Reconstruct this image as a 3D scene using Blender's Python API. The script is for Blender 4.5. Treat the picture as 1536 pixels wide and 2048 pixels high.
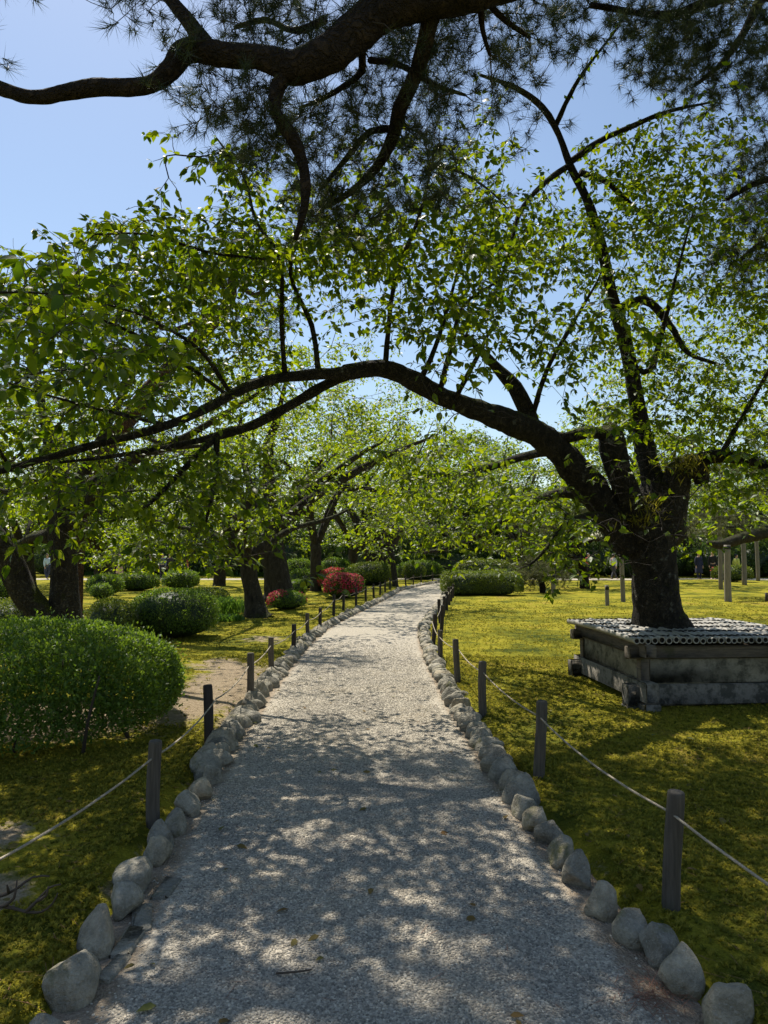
import bpy, math, random
import numpy as np
from mathutils import Vector, Matrix

for o in list(bpy.data.objects):
    bpy.data.objects.remove(o, do_unlink=True)
SC = bpy.context.scene
COL = SC.collection
R = math.radians

# ------------------------------------------------------------------ camera
FPX, CX, CY, CAMZ = 1420.0, 768.0, 1024.0, 1.6      # focal length in photo pixels, picture centre, eye height
PITCH = math.atan(86 / 1420.0)
cam = bpy.data.cameras.new('camera')
cam.sensor_fit = 'VERTICAL'
cam.sensor_height = 36.0
cam.lens = 36.0 * FPX / 2048.0
cam.clip_start = 0.05
cam.clip_end = 2000
camo = bpy.data.objects.new('camera', cam)
camo.location = (0, 0, CAMZ)
camo.rotation_euler = (R(90) + PITCH, 0, 0)
COL.objects.link(camo)
SC.camera = camo

# ------------------------------------------------------------------ sky, sun, exposure
SUN_EL, SUN_AZ = R(60), R(-24)        # azimuth from +Y (straight ahead), negative = to the left
world = bpy.data.worlds.new('World')
SC.world = world
world.use_nodes = True
wn, wl = world.node_tree.nodes, world.node_tree.links
wn.clear()
w_out = wn.new('ShaderNodeOutputWorld')
w_bg = wn.new('ShaderNodeBackground')
w_sky = wn.new('ShaderNodeTexSky')
w_sky.sky_type = 'NISHITA'
w_sky.sun_disc = False
w_sky.sun_elevation = SUN_EL
w_sky.sun_rotation = SUN_AZ
w_sky.air_density = 1.2
w_sky.dust_density = 0.5
w_sky.ozone_density = 1.0
w_bg.inputs["Strength"].default_value = 0.093
wl.new(w_sky.outputs[0], w_bg.inputs[0])
wl.new(w_bg.outputs[0], w_out.inputs[0])
sun = bpy.data.lights.new('sun', 'SUN')
sun.energy = 5.0
sun.angle = R(0.53)
sun.color = (1.0, 0.935, 0.82)
suno = bpy.data.objects.new('sun', sun)
sd = Vector((math.sin(SUN_AZ) * math.cos(SUN_EL), math.cos(SUN_AZ) * math.cos(SUN_EL), math.sin(SUN_EL)))
suno.rotation_euler = sd.to_track_quat('Z', 'Y').to_euler()
COL.objects.link(suno)
SC.view_settings.view_transform = 'Standard'
SC.view_settings.look = 'None'
SC.view_settings.exposure = 0.6
SC.view_settings.gamma = 1.0
SC.view_settings.use_curve_mapping = False
SC.render.engine = 'CYCLES'
cy = SC.cycles
cy.max_bounces = 6
cy.diffuse_bounces = 3
cy.glossy_bounces = 2
cy.transmission_bounces = 4
cy.transparent_max_bounces = 4
cy.sample_clamp_indirect = 6
cy.caustics_reflective = False
cy.caustics_refractive = False

# ------------------------------------------------------------------ helpers
def P(x, y, d):
    """photo pixel at distance d ahead -> world point"""
    u, v = (x - CX) / FPX, (CY - y) / FPX
    dy = math.cos(PITCH) - v * math.sin(PITCH)
    dz = math.sin(PITCH) + v * math.cos(PITCH)
    t = d / dy
    return np.array((u * t, d, CAMZ + dz * t))

def PX(r, d):
    return r * d / FPX

def proj(p):
    p = np.asarray(p, float)
    y, z = p[..., 1], p[..., 2] - CAMZ
    f = y * math.cos(PITCH) + z * math.sin(PITCH)
    v = -y * math.sin(PITCH) + z * math.cos(PITCH)
    return CX + FPX * p[..., 0] / f, CY - FPX * v / f, f

def nrm(a):
    a = np.asarray(a, float)
    return a / np.maximum(np.linalg.norm(a, axis=-1, keepdims=True), 1e-9)

_sr = np.random.default_rng(5)
_SD = nrm(_sr.normal(size=(24, 3)))
_SP = _sr.uniform(0, 6.28, 24)
def sn(p, scale, seed=0):
    """cheap smooth noise, about -1..1"""
    p = np.asarray(p, float) * scale
    out = 0
    for k in range(6):
        i = (seed * 6 + k) % 24
        j = (seed * 5 + k * 3 + 7) % 24
        out = out + np.sin(p @ _SD[i] * (1.0 + 0.23 * k) + _SP[i] + seed + 1.3 * np.sin(p @ _SD[j] * 0.7 + _SP[j]))
    return out / 3.0

class MB:
    def __init__(s):
        s.V, s.T, s.Q, s.n = [], [], [], 0
    def add(s, V, T=None, Q=None):
        V = np.asarray(V, float)
        if T is not None and len(T): s.T.append(np.asarray(T, np.int64) + s.n)
        if Q is not None and len(Q): s.Q.append(np.asarray(Q, np.int64) + s.n)
        s.V.append(V); s.n += len(V)
    def box(s, c, h, rot=0.0, jit=0.0, rng=None):
        """box, centre c, half sizes h, rotated about z; edges slightly chamfered"""
        c, h = np.asarray(c, float), np.asarray(h, float)
        b = min(0.012, h.min() * 0.35)
        V, F = [], []
        import itertools
        idx = {}
        for sx, sy, sz in itertools.product((-1, 1), repeat=3):
            for ax in range(3):
                v = np.array((sx, sy, sz)) * (h - b)
                v[ax] += (sx, sy, sz)[ax] * b
                idx[(sx, sy, sz, ax)] = len(V); V.append(v)
        Q, T = [], []
        for ax in range(3):
            o = [a for a in range(3) if a != ax]
            for sg in (-1, 1):
                q = []
                for a, bb in ((-1, -1), (1, -1), (1, 1), (-1, 1)):
                    k = [0, 0, 0]; k[ax] = sg; k[o[0]] = a; k[o[1]] = bb
                    q.append(idx[(*k, ax)])
                Q.append(q)
            for a in (-1, 1):
                for bb in (-1, 1):
                    k1 = [0, 0, 0]; k1[o[0]] = a; k1[o[1]] = bb
                    ka, kb = list(k1), list(k1); ka[ax] = -1; kb[ax] = 1
                    Q.append([idx[(*ka, o[0])], idx[(*kb, o[0])], idx[(*kb, o[1])], idx[(*ka, o[1])]])
        for sx, sy, sz in itertools.product((-1, 1), repeat=3):
            T.append([idx[(sx, sy, sz, a)] for a in range(3)])
        V = np.array(V)
        if jit and rng is not None: V = V + rng.normal(0, jit, V.shape)
        cr, sr_ = math.cos(rot), math.sin(rot)
        V = np.c_[V[:, 0] * cr - V[:, 1] * sr_, V[:, 0] * sr_ + V[:, 1] * cr, V[:, 2]] + c
        s.add(V, T, Q)
    def tube(s, pts, rad, k=6, cap=True, rough=0.0, seed=0, flat=1.0):
        pts = np.asarray(pts, float); n = len(pts)
        rad = np.broadcast_to(np.asarray(rad, float), (n,))
        tan = np.gradient(pts, axis=0); tan = nrm(tan)
        a = np.array((0.0, 0.0, 1.0)) if abs(tan[0][2]) < 0.85 else np.array((1.0, 0.0, 0.0))
        u = nrm(np.cross(tan[0], a))
        U = np.empty((n, 3))
        for i in range(n):
            u = u - tan[i] * (u @ tan[i]); u = u / max(np.linalg.norm(u), 1e-9); U[i] = u
        W = np.cross(tan, U)
        th = np.linspace(0, 2 * np.pi, k, endpoint=False)
        ring = (U[:, None, :] * np.cos(th)[None, :, None] + W[:, None, :] * np.sin(th)[None, :, None])
        rr = rad[:, None] * np.ones(k)[None, :]
        if rough:
            q = pts[:, None, :] + ring * rr[..., None]
            rr = rr * (1 + rough * sn(q, 0.9 / max(rad.max(), 0.02), seed) + 0.5 * rough * sn(q, 2.6 / max(rad.max(), 0.02), seed + 1) + 0.35 * rough * sn(q, 7.5 / max(rad.max(), 0.02), seed + 2))
        V = (pts[:, None, :] + ring * rr[..., None]).reshape(-1, 3)
        i = np.arange(n - 1)[:, None] * k; j = np.arange(k)[None, :]; j2 = (j + 1) % k
        Q = np.stack([i + j, i + j2, i + k + j2, i + k + j], -1).reshape(-1, 4)
        T = []
        if cap:
            V = np.vstack([V, pts[0], pts[-1]])
            jj = np.arange(k); b = (n - 1) * k
            T = np.vstack([np.c_[(jj + 1) % k, jj, np.full(k, n * k)], np.c_[b + jj, b + (jj + 1) % k, np.full(k, n * k + 1)]])
        s.add(V, T, Q)
    def mesh(s, name, smooth=False, attrs=None):
        V = np.vstack(s.V); me = bpy.data.meshes.new(name)
        parts = []
        if s.T: parts.append(np.vstack(s.T))
        if s.Q: parts.append(np.vstack(s.Q))
        loops = np.concatenate([p.ravel() for p in parts])
        st, off = [], 0
        for p in parts:
            st.append(off + np.arange(len(p)) * p.shape[1]); off += p.size
        st = np.concatenate(st)
        me.vertices.add(len(V)); me.vertices.foreach_set('co', V.astype(np.float32).ravel())
        me.loops.add(len(loops)); me.loops.foreach_set('vertex_index', loops.astype(np.int32))
        me.polygons.add(len(st)); me.polygons.foreach_set('loop_start', st.astype(np.int32))
        me.update(calc_edges=True)
        if smooth:
            me.polygons.foreach_set('use_smooth', np.ones(len(st), bool))
        for k_, v_ in (attrs or {}).items():
            at = me.attributes.new(k_, 'FLOAT', 'POINT'); at.data.foreach_set('value', np.asarray(v_, np.float32))
        return me
    def build(s, name, m, parent=None, smooth=False, attrs=None, kind=None):
        me = s.mesh(name, smooth, attrs); me.materials.append(m)
        return link(name, me, parent, kind)

def link(name, me, parent=None, kind=None):
    o = bpy.data.objects.new(name, me); COL.objects.link(o)
    if parent is not None: 
        o.parent = parent
        o.matrix_parent_inverse = parent_inv(parent)
    if kind: o['kind'] = kind
    return o

def parent_inv(p):
    # parts are modelled in world coordinates: cancel the base position of their thing
    return Matrix.Translation(-p.location) if p.parent is None else Matrix.Identity(4)

def thing(name, label, cat, loc=(0, 0, 0), group=None):
    o = bpy.data.objects.new(name, None); COL.objects.link(o)
    o.location = tuple(float(c) for c in loc); o.empty_display_size = 0.2
    return tag(o, label, cat, group)

def tag(o, label, cat, group=None):
    o['label'] = label; o['category'] = cat
    if group: o['group'] = group
    return o

def catmull(pts, step=0.1):
    """smooth a list of (x,y,z,r) through its points"""
    p = np.asarray(pts, float)
    e = np.vstack([2 * p[0] - p[1], p, 2 * p[-1] - p[-2]])
    out = []
    for i in range(len(p) - 1):
        a, b, c, d = e[i], e[i + 1], e[i + 2], e[i + 3]
        n = max(2, int(np.linalg.norm((c - b)[:3]) / step))
        t = np.linspace(0, 1, n, endpoint=False)[:, None]
        out.append(0.5 * (2 * b + (c - a) * t + (2 * a - 5 * b + 4 * c - d) * t ** 2 + (3 * b - a - 3 * c + d) * t ** 3))
    out.append(p[-1][None])
    o = np.vstack(out); o[:, 3] = np.maximum(o[:, 3], 0.002)
    return o

def trace(lst):
    """[(px, py, depth, half width px)] -> [(x,y,z,r)]"""
    return np.array([(*P(x, y, d), PX(r, d)) for x, y, d, r in lst])

# ------------------------------------------------------------------ materials
class NM:
    def __init__(s, name, rough=0.8):
        s.m = bpy.data.materials.new(name); s.m.use_nodes = True
        s.n, s.l = s.m.node_tree.nodes, s.m.node_tree.links
        s.b = s.n['Principled BSDF']; s.out = s.n['Material Output']
        s.b.inputs['Roughness'].default_value = rough
        s.tc = s.n.new('ShaderNodeTexCoord')
        s.geo = s.n.new('ShaderNodeNewGeometry')
    def noise(s, scale, detail=6, rough=0.6, co=None, stretch=None):
        t = s.n.new('ShaderNodeTexNoise'); t.inputs['Scale'].default_value = scale
        t.inputs['Detail'].default_value = detail; t.inputs['Roughness'].default_value = rough
        src = co or s.geo.outputs['Position']
        if stretch:
            mp = s.n.new('ShaderNodeMapping'); mp.inputs['Scale'].default_value = stretch
            s.l.new(src, mp.inputs[0]); src = mp.outputs[0]
        s.l.new(src, t.inputs['Vector']); return t.outputs['Fac']
    def vor(s, scale, feat='F1', out='Distance', co=None):
        t = s.n.new('ShaderNodeTexVoronoi'); t.feature = feat; t.inputs['Scale'].default_value = scale
        s.l.new(co or s.geo.outputs['Position'], t.inputs['Vector']); return t.outputs[out]
    def ramp(s, fac, stops):
        r = s.n.new('ShaderNodeValToRGB'); e = r.color_ramp.elements
        while len(e) < len(stops): e.new(0.5)
        for k, (p, c) in enumerate(stops):
            e[k].position = p; e[k].color = (*c, 1) if len(c) == 3 else c
        s.l.new(fac, r.inputs[0]); return r.outputs[0]
    def mix(s, fac, a, b, mode='MIX'):
        x = s.n.new('ShaderNodeMix'); x.data_type = 'RGBA'; x.blend_type = mode
        for v, i in ((fac, 0), (a, 6), (b, 7)):
            if isinstance(v, (int, float)): x.inputs[i].default_value = v
            elif isinstance(v, tuple): x.inputs[i].default_value = (*v, 1)
            else: s.l.new(v, x.inputs[i])
        return x.outputs[2]
    def math(s, op, a, b=0.0, clamp=False):
        x = s.n.new('ShaderNodeMath'); x.operation = op; x.use_clamp = clamp
        for v, i in ((a, 0), (b, 1)):
            if isinstance(v, (int, float)): x.inputs[i].default_value = v
            else: s.l.new(v, x.inputs[i])
        return x.outputs[0]
    def rng(s, v, a, b, c=0.0, d=1.0):
        x = s.n.new('ShaderNodeMapRange'); x.clamp = True
        s.l.new(v, x.inputs[0])
        for i, q in enumerate((a, b, c, d)): x.inputs[i + 1].default_value = q
        return x.outputs[0]
    def attr(s, name):
        a = s.n.new('ShaderNodeAttribute'); a.attribute_name = name; return a.outputs['Fac']
    def rnd(s):
        return s.n.new('ShaderNodeObjectInfo').outputs['Random']
    def nz(s):
        x = s.n.new('ShaderNodeSeparateXYZ'); s.l.new(s.geo.outputs['Normal'], x.inputs[0]); return x.outputs[2]
    def col(s, c):
        if isinstance(c, tuple): s.b.inputs['Base Color'].default_value = (*c, 1)
        else: s.l.new(c, s.b.inputs['Base Color'])
    def bump(s, h, strength=0.5, dist=0.02):
        b = s.n.new('ShaderNodeBump'); b.inputs['Strength'].default_value = strength; b.inputs['Distance'].default_value = dist
        s.l.new(h, b.inputs['Height']); s.l.new(b.outputs[0], s.b.inputs['Normal'])

def m_bark(name, dark, light, moss=(0.055, 0.07, 0.012), moss_amt=0.5, lichen=0.0, scale=1.0, stretch=(1, 1, 0.35)):
    k = NM(name, 0.9)
    a = k.noise(14 * scale, 8, 0.7, stretch=stretch)
    c = k.ramp(a, [(0.3, dark), (0.7, light)])
    if lichen:
        c = k.mix(k.rng(k.noise(7, 5, 0.6), 0.6, 0.68, 0, lichen), c, (0.25, 0.25, 0.2))
    if moss_amt:
        f = k.math('ADD', k.rng(k.nz(), -0.3, 0.9), k.math('MULTIPLY', k.math('SUBTRACT', k.noise(4.5, 5), 0.5), 2.2))
        c = k.mix(k.rng(f, 0.62, 0.9, 0, moss_amt), c, k.ramp(k.noise(60, 3), [(0.3, tuple(v * 0.5 for v in moss)), (0.7, tuple(v * 1.5 for v in moss))]))
    k.col(c)
    wv = k.n.new('ShaderNodeVectorMath'); wv.operation = 'MULTIPLY_ADD'
    nt = k.n.new('ShaderNodeTexNoise'); nt.inputs['Scale'].default_value = 9 * scale; nt.inputs['Detail'].default_value = 5
    k.l.new(k.geo.outputs['Position'], nt.inputs['Vector'])
    k.l.new(nt.outputs['Color'], wv.inputs[0]); wv.inputs[1].default_value = (.4, .4, .4)
    k.l.new(k.geo.outputs['Position'], wv.inputs[2])
    crack = k.vor(15 * scale, 'DISTANCE_TO_EDGE', co=wv.outputs[0])
    h = k.math('ADD', a, k.math('MULTIPLY', k.rng(crack, 0.0, 0.22), 0.9))
    c = k.mix(k.rng(crack, 0.0, 0.12, 0.3, 0.0), c, tuple(v * 0.35 for v in dark))  # crevice shade put into the colour, since the bump alone barely shows
    k.col(c)
    k.bump(h, 1.0, 0.05)
    k.b.inputs['Specular IOR Level'].default_value = 0.2
    return k.m

def m_leaf(name, c0, c1, t0, t1, trans=0.45, rough=0.42, spec=0.4):
    k = NM(name, rough)
    f = k.math('FRACT', k.math('ADD', k.attr('rnd'), k.rnd()))
    k.col(k.ramp(f, [(0.0, c0), (1.0, c1)]))
    k.b.inputs['Specular IOR Level'].default_value = spec
    tr = k.n.new('ShaderNodeBsdfTranslucent')
    k.l.new(k.ramp(f, [(0.0, t0), (1.0, t1)]), tr.inputs[0])
    mx = k.n.new('ShaderNodeMixShader'); mx.inputs[0].default_value = trans
    k.l.new(k.b.outputs[0], mx.inputs[1]); k.l.new(tr.outputs[0], mx.inputs[2])
    k.l.new(mx.outputs[0], k.out.inputs[0])
    return k.m

def m_plain(name, c, rough=0.8, var=0.25, scale=20, bump=0.2):
    k = NM(name, rough)
    n = k.noise(scale, 5)
    k.col(k.ramp(n, [(0.25, tuple(v * (1 - var) for v in c)), (0.75, tuple(min(1, v * (1 + var)) for v in c))]))
    if bump: k.bump(n, bump, 0.01)
    return k.m

M = {}
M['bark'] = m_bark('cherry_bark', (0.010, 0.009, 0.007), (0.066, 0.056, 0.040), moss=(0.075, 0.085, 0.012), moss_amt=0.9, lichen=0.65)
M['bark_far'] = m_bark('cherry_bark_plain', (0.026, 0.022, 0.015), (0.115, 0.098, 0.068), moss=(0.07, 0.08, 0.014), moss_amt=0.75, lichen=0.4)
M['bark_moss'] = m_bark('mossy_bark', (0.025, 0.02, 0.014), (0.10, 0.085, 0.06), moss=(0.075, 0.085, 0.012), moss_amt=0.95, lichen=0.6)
M['twig'] = m_plain('twig_bark', (0.035, 0.027, 0.02), 0.9)
M['bark_pine'] = m_bark('pine_bark', (0.008, 0.006, 0.005), (0.050, 0.036, 0.027), moss_amt=0.45, scale=0.8, stretch=(1, 1, 0.8))
M['bark_red'] = m_bark('red_pine_bark', (0.05, 0.028, 0.018), (0.20, 0.105, 0.065), moss_amt=0.1, scale=0.8)
M['leaf'] = m_leaf('cherry_leaf', (0.013, 0.036, 0.004), (0.050, 0.092, 0.008), (0.15, 0.28, 0.003), (0.52, 0.61, 0.008), 0.38, 0.45, 0.22)
M['leaf_far'] = m_leaf('cherry_leaf_far', (0.018, 0.046, 0.005), (0.065, 0.112, 0.009), (0.17, 0.30, 0.003), (0.54, 0.63, 0.009), 0.39, 0.45, 0.22)
M['leaf_hedge'] = m_leaf('hedge_leaf', (0.038, 0.08, 0.014), (0.12, 0.185, 0.028), (0.18, 0.32, 0.016), (0.34, 0.48, 0.03), 0.36, 0.5, 0.3)
M['leaf_bright'] = m_leaf('bright_hedge_leaf', (0.070, 0.105, 0.010), (0.13, 0.17, 0.018), (0.20, 0.28, 0.012), (0.30, 0.36, 0.02), 0.3, 0.5)
M['leaf_wood'] = m_leaf('woodland_leaf', (0.030, 0.062, 0.014), (0.070, 0.11, 0.022), (0.12, 0.22, 0.02), (0.22, 0.32, 0.03), 0.35, 0.5)
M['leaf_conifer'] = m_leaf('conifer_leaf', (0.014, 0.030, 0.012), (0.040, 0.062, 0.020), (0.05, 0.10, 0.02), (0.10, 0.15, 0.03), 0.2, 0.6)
M['needle'] = m_leaf('pine_needle', (0.012, 0.022, 0.010), (0.048, 0.060, 0.022), (0.04, 0.07, 0.02), (0.12, 0.14, 0.04), 0.3, 0.5, 0.3)
M['needle_pale'] = m_leaf('pale_pine_needle', (0.060, 0.075, 0.026), (0.12, 0.125, 0.045), (0.12, 0.15, 0.04), (0.2, 0.2, 0.06), 0.3, 0.5)
M['petal_red'] = m_leaf('crimson_petal', (0.40, 0.02, 0.05), (0.66, 0.10, 0.16), (0.5, 0.03, 0.06), (0.6, 0.10, 0.15), 0.35, 0.6, 0.2)
M['petal_pink'] = m_leaf('coral_petal', (0.45, 0.04, 0.06), (0.6, 0.10, 0.10), (0.5, 0.04, 0.06), (0.6, 0.1, 0.1), 0.35, 0.6, 0.2)
M['grass'] = m_leaf('iris_blade', (0.04, 0.10, 0.012), (0.08, 0.15, 0.02), (0.14, 0.30, 0.02), (0.22, 0.36, 0.03), 0.4, 0.45)
M['moss_tuft'] = m_leaf('moss_frond', (0.085, 0.098, 0.014), (0.35, 0.295, 0.045), (0.16, 0.18, 0.015), (0.52, 0.45, 0.04), 0.36, 0.8, 0.1)
M['twig_dead'] = m_plain('dead_twig', (0.07, 0.05, 0.035), 0.9)
M['needle_dead'] = m_plain('fallen_needle', (0.20, 0.085, 0.045), 0.8)

# moss ground with sandy soil patches (vertex attribute 'soil')
k = NM('moss_ground', 0.95)
big = k.noise(0.55, 4, 0.6)
mid = k.noise(3.2, 5, 0.6)
fine = k.noise(95, 4, 0.7)
c = k.ramp(k.math('ADD', k.math('MULTIPLY', big, 0.6), k.math('MULTIPLY', mid, 0.4)),
           [(0.38, (0.07, 0.095, 0.018)), (0.45, (0.20, 0.205, 0.024)), (0.54, (0.40, 0.36, 0.036)), (0.64, (0.36, 0.275, 0.06))])
c = k.mix(k.rng(fine, 0.25, 0.75), k.mix(1.0, c, (0.36, 0.38, 0.36), 'MULTIPLY'), k.mix(1.0, c, (1.3, 1.25, 1.1), 'MULTIPLY'))
soilc = k.ramp(k.noise(40, 6, 0.7), [(0.3, (0.24, 0.18, 0.115)), (0.7, (0.50, 0.40, 0.27))])
sf = k.math('ADD', k.attr('soil'), k.math('MULTIPLY', k.math('SUBTRACT', k.noise(5, 6, 0.7), 0.5), 1.1))
c = k.mix(k.rng(sf, 0.42, 0.62), c, soilc)
k.col(c)
k.bump(k.math('ADD', fine, k.math('MULTIPLY', k.noise(24, 5), 1.6)), 0.9, 0.035)
k.b.inputs['Specular IOR Level'].default_value = 0.05
M['moss'] = k.m

# gravel bed: pale granules over earth at the rims (attribute 'rim')
k = NM('gravel_bed', 0.9)
cell = k.vor(95, out='Color')
sx = k.n.new('ShaderNodeSeparateXYZ'); k.l.new(cell, sx.inputs[0])
g = k.ramp(sx.outputs[0], [(0.0, (0.21, 0.19, 0.155)), (0.5, (0.375, 0.336, 0.268)), (1.0, (0.56, 0.50, 0.40))])
g = k.mix(k.rng(k.noise(1.4, 4), 0.3, 0.7, 0.0, 0.35), g, (0.37, 0.33, 0.262))
e = k.ramp(k.noise(55, 6, 0.7), [(0.3, (0.19, 0.145, 0.10)), (0.7, (0.37, 0.295, 0.21))])
rf = k.math('ADD', k.attr('rim'), k.math('MULTIPLY', k.math('SUBTRACT', k.noise(9, 6, 0.7), 0.5), 0.9))
k.col(k.mix(k.rng(rf, 0.45, 0.75), g, e))
k.bump(k.math('SUBTRACT', 1.0, k.vor(95)), 0.8, 0.012)
k.b.inputs['Specular IOR Level'].default_value = 0.2
M['gravel'] = k.m

k = NM('pebble', 0.75)
k.col(k.mix(1.0, k.ramp(k.noise(1.1, 4, 0.6), [(0.3, (0.74, 0.74, 0.76)), (0.5, (1.0, 1.0, 1.0)), (0.7, (1.14, 1.08, 0.98))]), k.ramp(k.rnd(), [(0.0, (0.155, 0.14, 0.115)), (0.45, (0.295, 0.263, 0.208)), (0.85, (0.41, 0.362, 0.285)), (1.0, (0.60, 0.53, 0.415))]), 'MULTIPLY'))
k.b.inputs['Specular IOR Level'].default_value = 0.3
M['pebble'] = k.m

k = NM('river_stone', 0.8)
n1 = k.noise(6, 7, 0.65)
c = k.ramp(n1, [(0.3, (0.24, 0.225, 0.185)), (0.7, (0.50, 0.465, 0.385))])
c = k.mix(0.75, c, k.ramp(k.rnd(), [(0.0, (0.55, 0.55, 0.54)), (0.5, (1.0, 0.97, 0.9)), (1.0, (1.15, 1.02, 0.82))]), 'MULTIPLY')
c = k.mix(k.rng(k.noise(14, 8, 0.75), 0.38, 0.6, 0, 0.85), c, k.mix(1.0, c, (0.5, 0.5, 0.48), 'MULTIPLY'))
c = k.mix(k.rng(k.noise(120, 3), 0.55, 0.75, 0, 0.5), c, (0.45, 0.43, 0.38))
c = k.mix(k.rng(k.noise(3.3, 6, 0.7), 0.56, 0.66, 0, 0.8), c, (0.11, 0.11, 0.03))
k.col(c)
k.bump(k.math('ADD', k.noise(45, 6), k.math('MULTIPLY', n1, 2.5)), 0.8, 0.03)
k.b.inputs['Specular IOR Level'].default_value = 0.25
M['stone'] = k.m

def m_wood(name, a, b, stretch=(1, 1, 0.06), moss=0.0):
    k = NM(name, 0.85)
    n = k.noise(70, 5, 0.65, stretch=stretch)
    c = k.ramp(n, [(0.3, a), (0.7, b)])
    c = k.mix(k.math('MULTIPLY', k.rnd(), 0.4), c, tuple(v * 0.7 for v in a))
    if moss: c = k.mix(k.rng(k.noise(9, 5), 0.55, 0.68, 0, moss), c, (0.05, 0.055, 0.015))
    k.col(c); k.bump(n, 0.5, 0.006); return k.m
M['post'] = m_wood('weathered_post', (0.045, 0.036, 0.027), (0.125, 0.105, 0.08), moss=0.3)
M['post_dark'] = m_wood('charred_post', (0.016, 0.012, 0.010), (0.05, 0.036, 0.028))
M['prop'] = m_wood('peeled_log', (0.13, 0.11, 0.085), (0.27, 0.235, 0.185))
M['timber'] = m_wood('old_timber', (0.07, 0.055, 0.038), (0.22, 0.175, 0.12), stretch=(0.1, 0.1, 1), moss=0.6)
k = NM('stained_plaster', 0.9)
n = k.noise(3.5, 7, 0.7)
c = k.ramp(n, [(0.3, (0.12, 0.108, 0.075)), (0.65, (0.29, 0.255, 0.18))])
c = k.mix(k.rng(k.noise(6, 7, 0.75), 0.46, 0.62, 0, 0.8), c, (0.03, 0.03, 0.02))
k.col(c); k.bump(k.noise(60, 5), 0.3, 0.01)
k.b.inputs['Specular IOR Level'].default_value = 0.1
M['plaster'] = k.m
k = NM('old_stone_beam', 0.9)
n = k.noise(5, 7, 0.7)
c = k.ramp(n, [(0.35, (0.12, 0.108, 0.085)), (0.6, (0.32, 0.28, 0.225))])
c = k.mix(k.rng(k.noise(5, 8, 0.75), 0.44, 0.56, 0, 0.9), c, (0.028, 0.028, 0.018))
k.col(c); k.bump(k.noise(35, 6), 0.6, 0.015)
M['beam'] = k.m
k = NM('grey_bamboo', 0.5)
n = k.noise(30, 5, 0.6, stretch=(1, 0.08, 1))
c = k.ramp(n, [(0.3, (0.19, 0.178, 0.15)), (0.7, (0.42, 0.39, 0.33))])
c = k.mix(k.math('MULTIPLY', k.rnd(), 0.5), c, (0.22, 0.205, 0.175))
k.col(k.mix(k.rng(k.noise(8, 5, 0.7), 0.56, 0.7, 0, 0.7), c, (0.07, 0.065, 0.05)))
M['bamboo'] = k.m
M['hole'] = m_plain('bamboo_hollow', (0.03, 0.025, 0.02), 0.95)
M['cord'] = m_plain('black_cord', (0.012, 0.012, 0.012), 0.9)
k = NM('straw_rope', 0.9)
k.col(k.ramp(k.noise(140, 4), [(0.3, (0.20, 0.165, 0.115)), (0.7, (0.42, 0.365, 0.275))]))
M['rope'] = k.m

def m_cloth(c): return m_plain('cloth', c, 0.85, 0.15, 30, 0.1)

# ------------------------------------------------------------------ ground and path
_py = np.array([-30, -4, 2.4, 4, 5.2, 7.8, 10.8, 12.6, 16, 20.6, 26, 32, 39, 46, 55, 80, 140])
_px = np.array([0.05, 0.05, 0.03, -.145, -.22, -.31, -.34, -.35, -.2, .4, 1.1, 1.75, 3.4, 6.3, 11.5, 28, 70])
def path_x(y):
    y = np.asarray(y, float)
    return sum(np.interp(y + d, _py, _px) for d in (-1, -.5, 0, .5, 1)) / 5
HW = 1.08
def path_off(x, y):
    """signed distance across the path from its centre line"""
    sl = (path_x(np.asarray(y) + 0.5) - path_x(np.asarray(y) - 0.5))
    return (x - path_x(y)) / np.sqrt(1 + sl ** 2)

def ground_z(x, y):
    x, y = np.asarray(x, float), np.asarray(y, float)
    a = np.abs(path_off(x, y))
    t = np.clip((a - HW - 0.02) / 0.16, 0, 1); t = t * t * (3 - 2 * t)
    p = np.stack([x, y, 0 * x], -1)
    far = np.clip((a - 1.3) / 3, 0, 1)
    z = 0.055 + 0.016 * sn(p, 2.1, 1) * np.clip((a - 1.1) / .6, .3, 1) + 0.045 * far * sn(p, 0.45, 2) + 0.008 * sn(p, 6.5, 3)
    cross = np.clip((y - 44.5) / 1.0, 0, 1) * np.clip((51.0 - y) / 1.0, 0, 1)
    z = z * t - 0.05 * (1 - t)
    return z * (1 - cross) - 0.04 * cross

def soil_f(x, y):
    def blob(cx, cy, rx, ry, s=1.0): return s * np.exp(-(((x - cx) / rx) ** 2 + ((y - cy) / ry) ** 2))
    f = blob(-1.9, 8.4, .6, 2.1, 1.0) + blob(-2.5, 10.3, .5, .7, .5) + blob(-2.55, 4.05, .8, .45, 0.8) + blob(-2.0, 3.35, .5, .25, .8) + blob(-2.2, 13.2, .8, 1.0, .55)
    f = f + blob(1.9, 3.2, .6, .3, .15) + .8 * np.exp(-(((x + 3.5) / 1.2) ** 4 + ((y - 6.7) / .95) ** 4))  # last term lays soil under the hedge in place of the shade there
    a = np.abs(path_off(x, y))
    return f + 0.42 * np.exp(-((a - 1.15) / 0.1) ** 2)

def geo_axis(a, b, d0, d1, grow):
    out = [0.0]; s = d0
    while out[-1] < max(abs(a), abs(b)):
        out.append(out[-1] + s); s = min(s * grow, d1)
    out = np.array(out)
    return np.concatenate([-out[1:][::-1][out[1:][::-1] <= abs(a)], out[out <= b]])
xs = geo_axis(-400, 400, 0.06, 60, 1.04)
ys = np.concatenate([[-60, -40, -20, -10, -5, -2, 0], np.arange(1, 9, 0.08)])
yy, s = ys[-1], 0.08
while yy < 600:
    s *= 1.03; yy += s; ys = np.append(ys, yy)
X, Y = np.meshgrid(xs, ys)
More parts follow.
